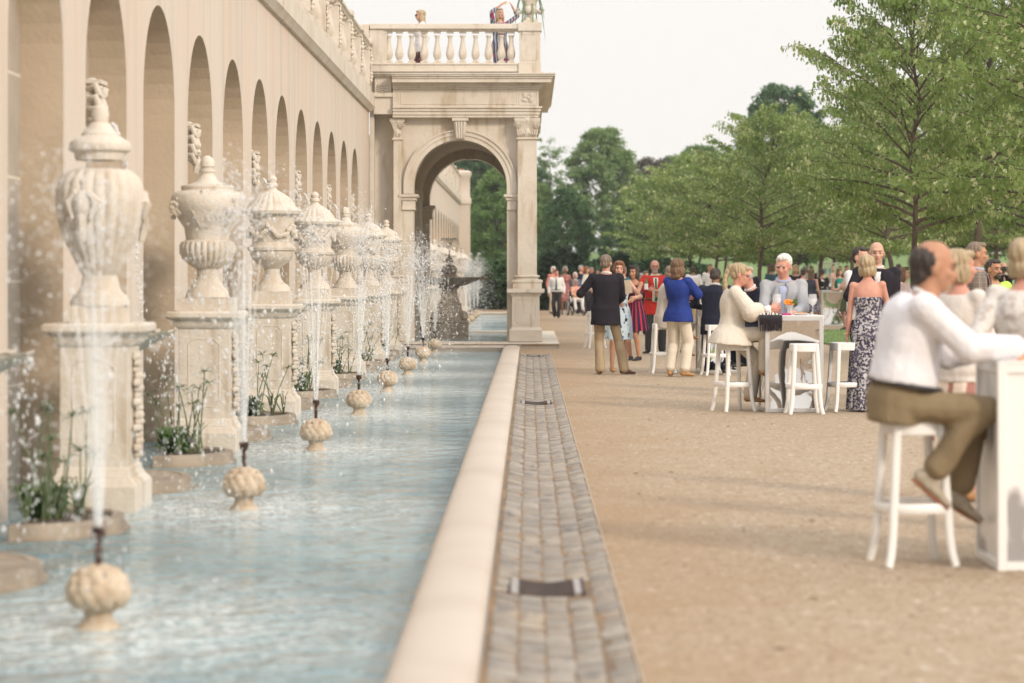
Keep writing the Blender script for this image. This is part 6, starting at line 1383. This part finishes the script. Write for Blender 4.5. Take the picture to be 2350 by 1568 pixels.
# front man
def ex15(f, b, vx):
    f.bel = .05; collar(f, b, WHITE(), r=.072, h=.05); belt(f, b, LEA['black'], .030)
    for k in 'lr': q = MB(); w_ = f.wr[k]; d = (w_-f.el[k]).normalized(); q.caps(w_-d*.015, .040, w_-d*.06, .043, 12); q.build('cuff', WHITE(), b)
    for k in 'lr':
        a = f.ank[k]; az, pit = f.toe[k]; M = Matrix.Rotation(R(az), 3, 'Z') @ Matrix.Rotation(R(pit), 3, 'X'); q = MB(); q.ell(a+M @ Vector((0,.02,-.082)), .036,.045,.010, M); q.ell(a+M @ Vector((0,-.09,-.085)), .042,.10,.010, M); q.build('sole', LEA['sole'], b)
make_person(1.915, 12.42, 86, 'large blurred balding man in a white shirt and khaki trousers seated in front', fig=dict(H=1.80, hip=.835, pel=(0,.02), lean=22, rh=(-.13,-.585,1.12), lh=(.18,-.52,1.10), rel=(-.3,.3,-1), lel=(.4,.2,-1), rf=(-.09,-.14,.47), lf=(.12,-.30,.36), rk=(-.1,-1,.25), lk=(.1,-1,.25), rt=(0,40), lt=(0,30), nod=6, yaw=6, girth=1.12, hs=1.13), hr=('balding','dark'), skin='tan',
  top=dict(m=C('white_dress_shirt', (.75,.74,.77), (.71,.69,.72), .8, bs=6, bump=.35), name='shirt', z0=.095, z1=.515, infl=.030, sl=1.93, sfl=.014, belly=.03, fold=.022, ff=9), bottom=dict(kind='trousers', m=C('olive_khaki', (.26,.20,.12), (.21,.16,.095), .85, bs=6, bump=.3), fl=.030, len=1.86, z1=.15), shoes=('taupe',), extra=ex15, curl=(.8,.5), vx=.0115, foldamp=.012)
make_person(2.83, 15.9, 128, 'blurred blonde woman in a white lace top just behind the seated man in front', fig=dict(H=1.66, fem=True, rh=(-.22,-.12,.80), rel=(-.5,1,-.2), lh=(.1,-.35,1.05), yaw=-30, girth=1.08), hr=('bob','blonde'), skin='pink', fc=False,
  top=dict(m=C('white_lace_top', (.66,.61,.57), (.60,.54,.49), .9, bs=12, bump=.35), name='top', z0=-.1, z1=.50, sl=1.6, infl=.022, sfl=.012), bottom=dict(kind='skirt', m=BRICKP, hem=.40, w=.24, folds=6), shoes=('tan',))
make_person(px(2352,13.9), 13.9, 160, 'blurred blonde woman in a white and grey lace jacket at the right edge', fig=dict(H=1.70, fem=True, rh=(-.18,-.3,1.05), lh=(.22,-.05,.95), yaw=-10, girth=1.1), hr=('bob','blonde'), skin='pink', fc=False, top=dict(m=LACE, name='jacket', z0=-.18, z1=.51, infl=.024, sl=1.9), bottom=dict(kind='trousers', m=C('light_slacks', (.6,.58,.55))))
DR = C('dark_red_tie', (.10,.008,.02))
make_person(px(2240,26.2), 26.2, 74, 'dark-haired man in a taupe plaid jacket and dark red tie standing in profile', fig=dict(H=1.85, rh=(-.24,-.14,.90), lh=(.12,-.34,1.12), rel=(-.3,1,0), yaw=14), hr=('short','ash'), skin='tan', top=dict(m=PLAID, name='jacket', z0=-.22, z1=.52, infl=.024, sl=1.93), bottom=dict(kind='trousers', m=C('taupe_trousers', (.14,.115,.095))), extra=suit_extra(shirt=LBL, tiec=DR, lap=PLAID), vx=.0125)
LIME = C('lime_tshirt', (.50,.78,.12), (.44,.70,.10), .8)
def ex18(f, b, vx):
    M = f.rot(.7); c = f.at(.68)+M @ Vector((.07,-.158,0)); m = MB()
    for p in (((-.02,.02),(-.01,-.02)),((-.01,-.02),(0,.01)),((0,.01),(.01,-.02)),((.01,-.02),(.02,.02))): m.tube([c+Vector((p[0][0],0,p[0][1])), c+Vector((p[1][0],0,p[1][1]))], .0045, 5)
    m.build('chest_mark', LEA['black'], b)
make_person(px(2277,30.3), 30.3, 22, 'bearded man in a lime green T-shirt seated on a gold stool', fig=dict(H=1.80, hip=.85, lean=4, lh=(.28,-.22,.98), rh=(-.1,-.36,1.0), lf=(.12,-.25,.4), rf=(-.12,-.25,.4), yaw=10), hr=('short','dark'), skin='tan', beard='dark', top=dict(m=LIME, name='t_shirt', z0=-.08, z1=.51, sl=.72, sfl=.014, infl=.022), bottom=dict(kind='trousers', m=NAVY()), extra=ex18)
make_person(px(2303,56), 56, -5, 'distant photographer in a black suit with a tan tie at the right edge', fig=dict(H=1.80, rh=(-.09,-.15,1.62), lh=(.09,-.16,1.58), rel=(-1,-.2,-.6), lel=(1,-.2,-.6)), hr=('bald','grey'), skin='pink', top=dict(m=BLACK(), name='suit_jacket', z0=-.2, z1=.52, sl=1.95, infl=.024), bottom=dict(kind='trousers', m=BLACK()), extra=suit_extra(tiec=C('tan_tie', (.5,.33,.18)), lap=BLACK()) )
m = MB(); m.box(-.07,.07,-.05,.05,-.045,.05); m.lathe([(.03,0),(.035,.02),(.03,.06)], 10, (0,0,.0)); o = m.build('photo_camera', LEA['black'], None, (px(2303,56), 55.83, 1.635)); tag(o, 'small black camera held at the face of the distant photographer', 'camera')
# balcony women and far terrace heads
FZ = 5.38
DARKP = pattern('dark_print', (.05,.03,.035), [('noise', 22, .52, .56, (1,1,1), (.28,.12,.12))]); SWIRL = pattern('grey_swirl_print', (.10,.09,.13), [('wave', 6, .55, .7, (1,1,1.5), (.42,.44,.50)), ('noise', 9, .58, .62, (1,1,1), (.38,.05,.16))])
make_person(px(966,50.7), 50.7, -76, 'blonde woman in sunglasses and a white jacket behind the balcony balustrade', z=FZ, fig=dict(H=1.68, fem=True, rh=(-.16,-.10,.82), lh=(.2,.02,.86)), hr=('long','blonde'), glasses='sun', top=dict(m=WHITE(), name='jacket', z0=-.12, sl=1.9, infl=.024), bottom=dict(kind='trousers', m=DARKP))
make_person(px(1147,50.6), 50.6, 24, 'blonde woman on the balcony holding a white phone up with both hands', z=FZ, fig=dict(H=1.70, fem=True, rh=(-.06,-.22,1.75), lh=(.20,-.20,1.72), rel=(-1,.1,-.3), lel=(1,.1,-.3), nod=-14, yaw=6), hr=('long','blonde'), top=dict(m=SWIRL, name='dress_top', z0=-.12, sl=1.5, infl=.018), bottom=dict(kind='trousers', m=SWIRL))
m = MB(); m.box(-.075,.075,-.005,.005,-.038,.038); tag(m.build('phone', PLAST, None, (px(1157,50.4), 50.4, FZ+1.80), bevel=.004), 'white phone held up by the woman on the balcony', 'phone')
make_person(px(1050,115.6), 115.6, 60, 'tiny figure in a black jacket leaning on the far wall parapet', z=4.93, fig=dict(H=1.72, lean=12), hr=('short','dark'), fc=False, top=dict(m=BLACK(), name='jacket', z1=.5), bottom=dict(kind='trousers', m=BLACK()))
make_person(px(1060,116.2), 116.2, 20, 'tiny second figure at the end of the far wall parapet', z=4.95, fig=dict(H=1.70, lean=16), skin='pink', hr=('short','brown'), fc=False, top=dict(m=C('dark_teal', (.03,.07,.07)), name='jacket', z1=.5), bottom=dict(kind='trousers', m=BLACK()))
# background guests
CORAL = C('coral', (.62,.22,.17)); REDP = pattern('red_pattern', (.30,.11,.10), [('vor', 8, .25, .2, (1,1,1), (.62,.52,.50))]); DENIM = C('blue_cardigan', (.10,.15,.25)); FLW = pattern('green_white_floral', (.55,.55,.50), [('vor', 10, .28, .2, (1,1,1), (.08,.13,.08))])
GRY = C('grey_tank', (.13,.12,.12)); TEAL = C('teal_dress', (.02,.22,.17)); SLT = C('slate_vest', (.06,.06,.085)); LINV = pattern('bright_floral', (.66,.30,.26), [('vor', 7, .3, .2, (1,1,1), (.15,.45,.38)), ('noise', 8, .56, .6, (1,1,1), (.75,.55,.2))])
def srv(f, b, vx): tie(f, b, GT, .08, .49, .024); collar(f, b, WHITE()); belt(f, b, LEA['black'])
def bgp(x, Y, top, face_, label, m, hr, fem=False, bot=('trousers', None), skin='fair', H=None, z=0, extra=None, **kw):
    H_ = H or max(1.55, min(1.9, pz(top, Y)-z)); bm_ = bot[1] or BLACK(); fg = dict(H=H_, fem=fem); fg.update(kw)
    bt = dict(kind='trousers', m=bm_, fl=.02) if bot[0] == 'trousers' else dict(kind='skirt', m=bm_, hem=.5, w=.24)
    return make_person(px(x, Y), Y, face_, label, 'guests in the background', fg, skin, hr, dict(m=m, z1=.5, z0=-.1, sl=kw.pop('sl', 1.9) if False else (0 if m in (GRY, SLT, REDP, TEAL) else 1.9)), bt, ('black',), extra, z, fc=Y < 100)
make_person(px(1277,83.8), 83.8, -4, 'short-haired server in a white shirt, dark green tie and black trousers walking toward the camera', 'guests in the background', dict(H=1.70, fem=False, lf=(.08,-.10,.09), rf=(-.07,.12,.11), yaw=25, girth=1.05), 'pink', ('short','dark'), dict(m=WHITE(), z0=.02, sl=1.9, infl=.024), dict(kind='trousers', m=C('charcoal2', (.035,.032,.035)), fl=.02), ('black',), srv)
bgp(1270, 94, 611, 20, 'white-haired woman in a coral top behind the server', CORAL, ('bob','white'), True, skin='pink', bot=('trousers', C('beige_linen_trousers')))
bgp(1297, 92, 611, 10, 'grey-haired woman in a red patterned sleeveless dress beside the wheelchair', REDP, ('curly','grey'), True, ('skirt', REDP), 'brown', lh=(.3,-.2,1.0))
bgp(1320, 92.5, 615, 8, 'white-haired woman in a blue cardigan behind the wheelchair', DENIM, ('bob','white'), True, skin='pink', H=1.62)
bgp(1333, 96, 606, 60, 'man in a navy suit behind the woman in the blue cardigan', NAVY(), ('short','grey'), skin='pink')
bgp(1346, 95, 612, 60, 'auburn-haired woman in a green and white floral top right of the wheelchair', FLW, ('mid','auburn'), True, skin='fair')
bgp(1358, 98, 613, 30, 'grey-haired man with glasses left of the black blazer', C('pale_pink'), ('short','grey'), skin='pink')
bgp(1373, 99, 618, -30, 'dark-haired guest just left of the black blazer', BLACK(), ('short','dark'), skin='pink')
make_person(WX_, WY_+.02, 12, 'seated lady in sunglasses, a bright floral jacket and white trousers in the wheelchair', 'guests in the background', dict(H=1.66, fem=True, hip=.58, pel=(0,.03), lh=(.12,-.22,.98), rh=(-.08,-.3,.72), lf=(.14,-.50,.19), rf=(-.12,-.48,.19), lk=(.2,-1,.6), rk=(-.2,-1,.6), yaw=10), 'pink', ('bob','grey'), dict(m=LINV, name='jacket', z0=-.08, sl=1.7), dict(kind='trousers', m=WHITE(), len=1.8), ('black',), glasses='sun')
bgp(1471, 60, 632, 170, 'guest in a black suit behind the woman in the striped dress', BLACK(), ('short','grey'), skin='pink')
bgp(1482, 66, 622, 20, 'brown-haired woman in a bright blue top left of the red blazer', C('sky_blue', (.05,.22,.50)), ('bob','brown'), True)
bgp(1430, 64, 612, 150, 'grey-haired guest behind the two chatting women', C('teal_shirt', (.05,.12,.14)), ('short','grey'), skin='pink')
bgp(1515, 75, 628, 10, 'blonde guest right of the red blazer in the background', C('pale_pink'), ('bob','blonde'), True)
bgp(1591, 86, 611, 165, 'man in a white shirt with his back turned, behind the woman in the blue top', WHITE(), ('short','dark'), skin='brown', girth=1.2)
bgp(1629, 86, 602, 8, 'dark-haired man in a white open shirt facing the camera beneath the trees', WHITE(), ('short','dark'), skin='tan')
bgp(1722, 70, 612, -20, 'white-haired man in a navy suit behind the blonde ponytail woman', NAVY(), ('short','white'), skin='pink')
bgp(1772, 75, 605, 190, 'brown-haired guest behind the white-haired man', C('teal_shirt'), ('bob','brown'), True)
bgp(1826, 72, 608, 6, 'blonde woman in a sleeveless black top facing the camera behind the grey jacket', BLACK(), ('mid','blonde'), True)
bgp(1843, 68, 616, 175, 'woman in a charcoal tank top seen from behind', GRY, ('short','dark'), True, skin='pink')
bgp(1862, 66, 616, 150, 'woman with long light brown hair and a slate sleeveless vest seen from behind', SLT, ('long','brown'), True, ('skirt', BWPAT), 'pink')
bgp(1887, 76, 616, 176, 'dark-haired woman in a black top with a white flower print seen from behind', pattern('black_white_flower', (.015,.015,.018), [('noise', 7, .60, .62, (1,1,1), (.6,.58,.52))]), ('short','dark'), True, skin='tan')
bgp(1847, 95, 597, 190, 'grey-haired guest in light clothes deep behind the blonde woman', C('light_slacks'), ('recede','grey'), skin='pink')
bgp(1862, 98, 593, 170, 'man in a dark suit and pale blue shirt deep in the crowd', BLACK(), ('short','brown'), skin='pink')
bgp(1911, 102, 594, 20, 'small blond figure above the shelf rack', C('coral2', (.6,.35,.3)), ('bob','blonde'), True)
bgp(1927, 103, 598, -30, 'small guest in a light blue shirt above the shelf rack', C('light_blue', (.45,.55,.68)), ('short','dark'), skin='pink')
bgp(1926, 76, 616, 20, 'brown-haired woman in a teal green sleeveless dress near the far table', TEAL, ('mid','brown'), True, ('skirt', TEAL))
bgp(1944, 66, 622, -60, 'curly brown-haired woman with bare shoulders right of the far table', C('nude_top', (.58,.35,.26)), ('curly','auburn'), True, ('skirt', C('dark_floral', (.08,.10,.05))), 'pink', rh=(-.1,-.4,1.1))
bgp(1943, 97, 591, -20, 'man in a grey suit and pale shirt deep right of the rack', C('grey_suit', (.07,.08,.09)), ('short','dark'), skin='pink')
bgp(1973, 93, 594, -20, 'red-haired woman in a teal top deep behind the bald man', TEAL, ('bob','auburn'), True)
bgp(2112, 90, 606, 20, 'tiny guest beyond the blurred seated man', C('teal_shirt'), ('short','brown'), skin='pink')
bgp(2062, 84, 600, 200, 'guest seen from behind left of the large linden trunk', C('grey_suit'), ('short','dark'), skin='pink')

m = MB(); random.seed(4)
for k in range(26):
    y = random.uniform(9, 40); x = random.uniform(.45, .5+.18*y); a = random.uniform(0, 6.28); s_ = random.uniform(.018, .035)
    m.add([(x, y, .006), (x+s_*math.cos(a)+s_*.4*math.sin(a), y+s_*math.sin(a)-s_*.4*math.cos(a), .014), (x+2*s_*math.cos(a), y+2*s_*math.sin(a), .008), (x+s_*math.cos(a)-s_*.4*math.sin(a), y+s_*math.sin(a)+s_*.4*math.cos(a), .012)], [(0,1,2,3)])
tag(m.build('fallen_leaves', mat('fallen_leaf', (.16,.20,.07), .7, (.22,.13,.06), 3)), 'scattered fallen leaves on the gravel', 'leaves', kind='stuff')
# ================================================================ AIR
HZ = bpy.data.materials.new('haze_air'); HZ.use_nodes = True; n = HZ.node_tree.nodes; n.clear(); L = HZ.node_tree.links
ho = n.new('ShaderNodeOutputMaterial'); pv = n.new('ShaderNodeVolumePrincipled'); pv.inputs['Color'].default_value = (.95,.96,.97,1); pv.inputs['Density'].default_value = .00042; pv.inputs['Anisotropy'].default_value = .3
L.new(pv.outputs[0], ho.inputs['Volume'])
m = MB(); m.box(-410, 410, -30, 460, -2, 72); o = m.build('haze', HZ, smooth=0); tag(o, kind='stuff', label='thin pale evening haze over the whole garden', cat='haze')
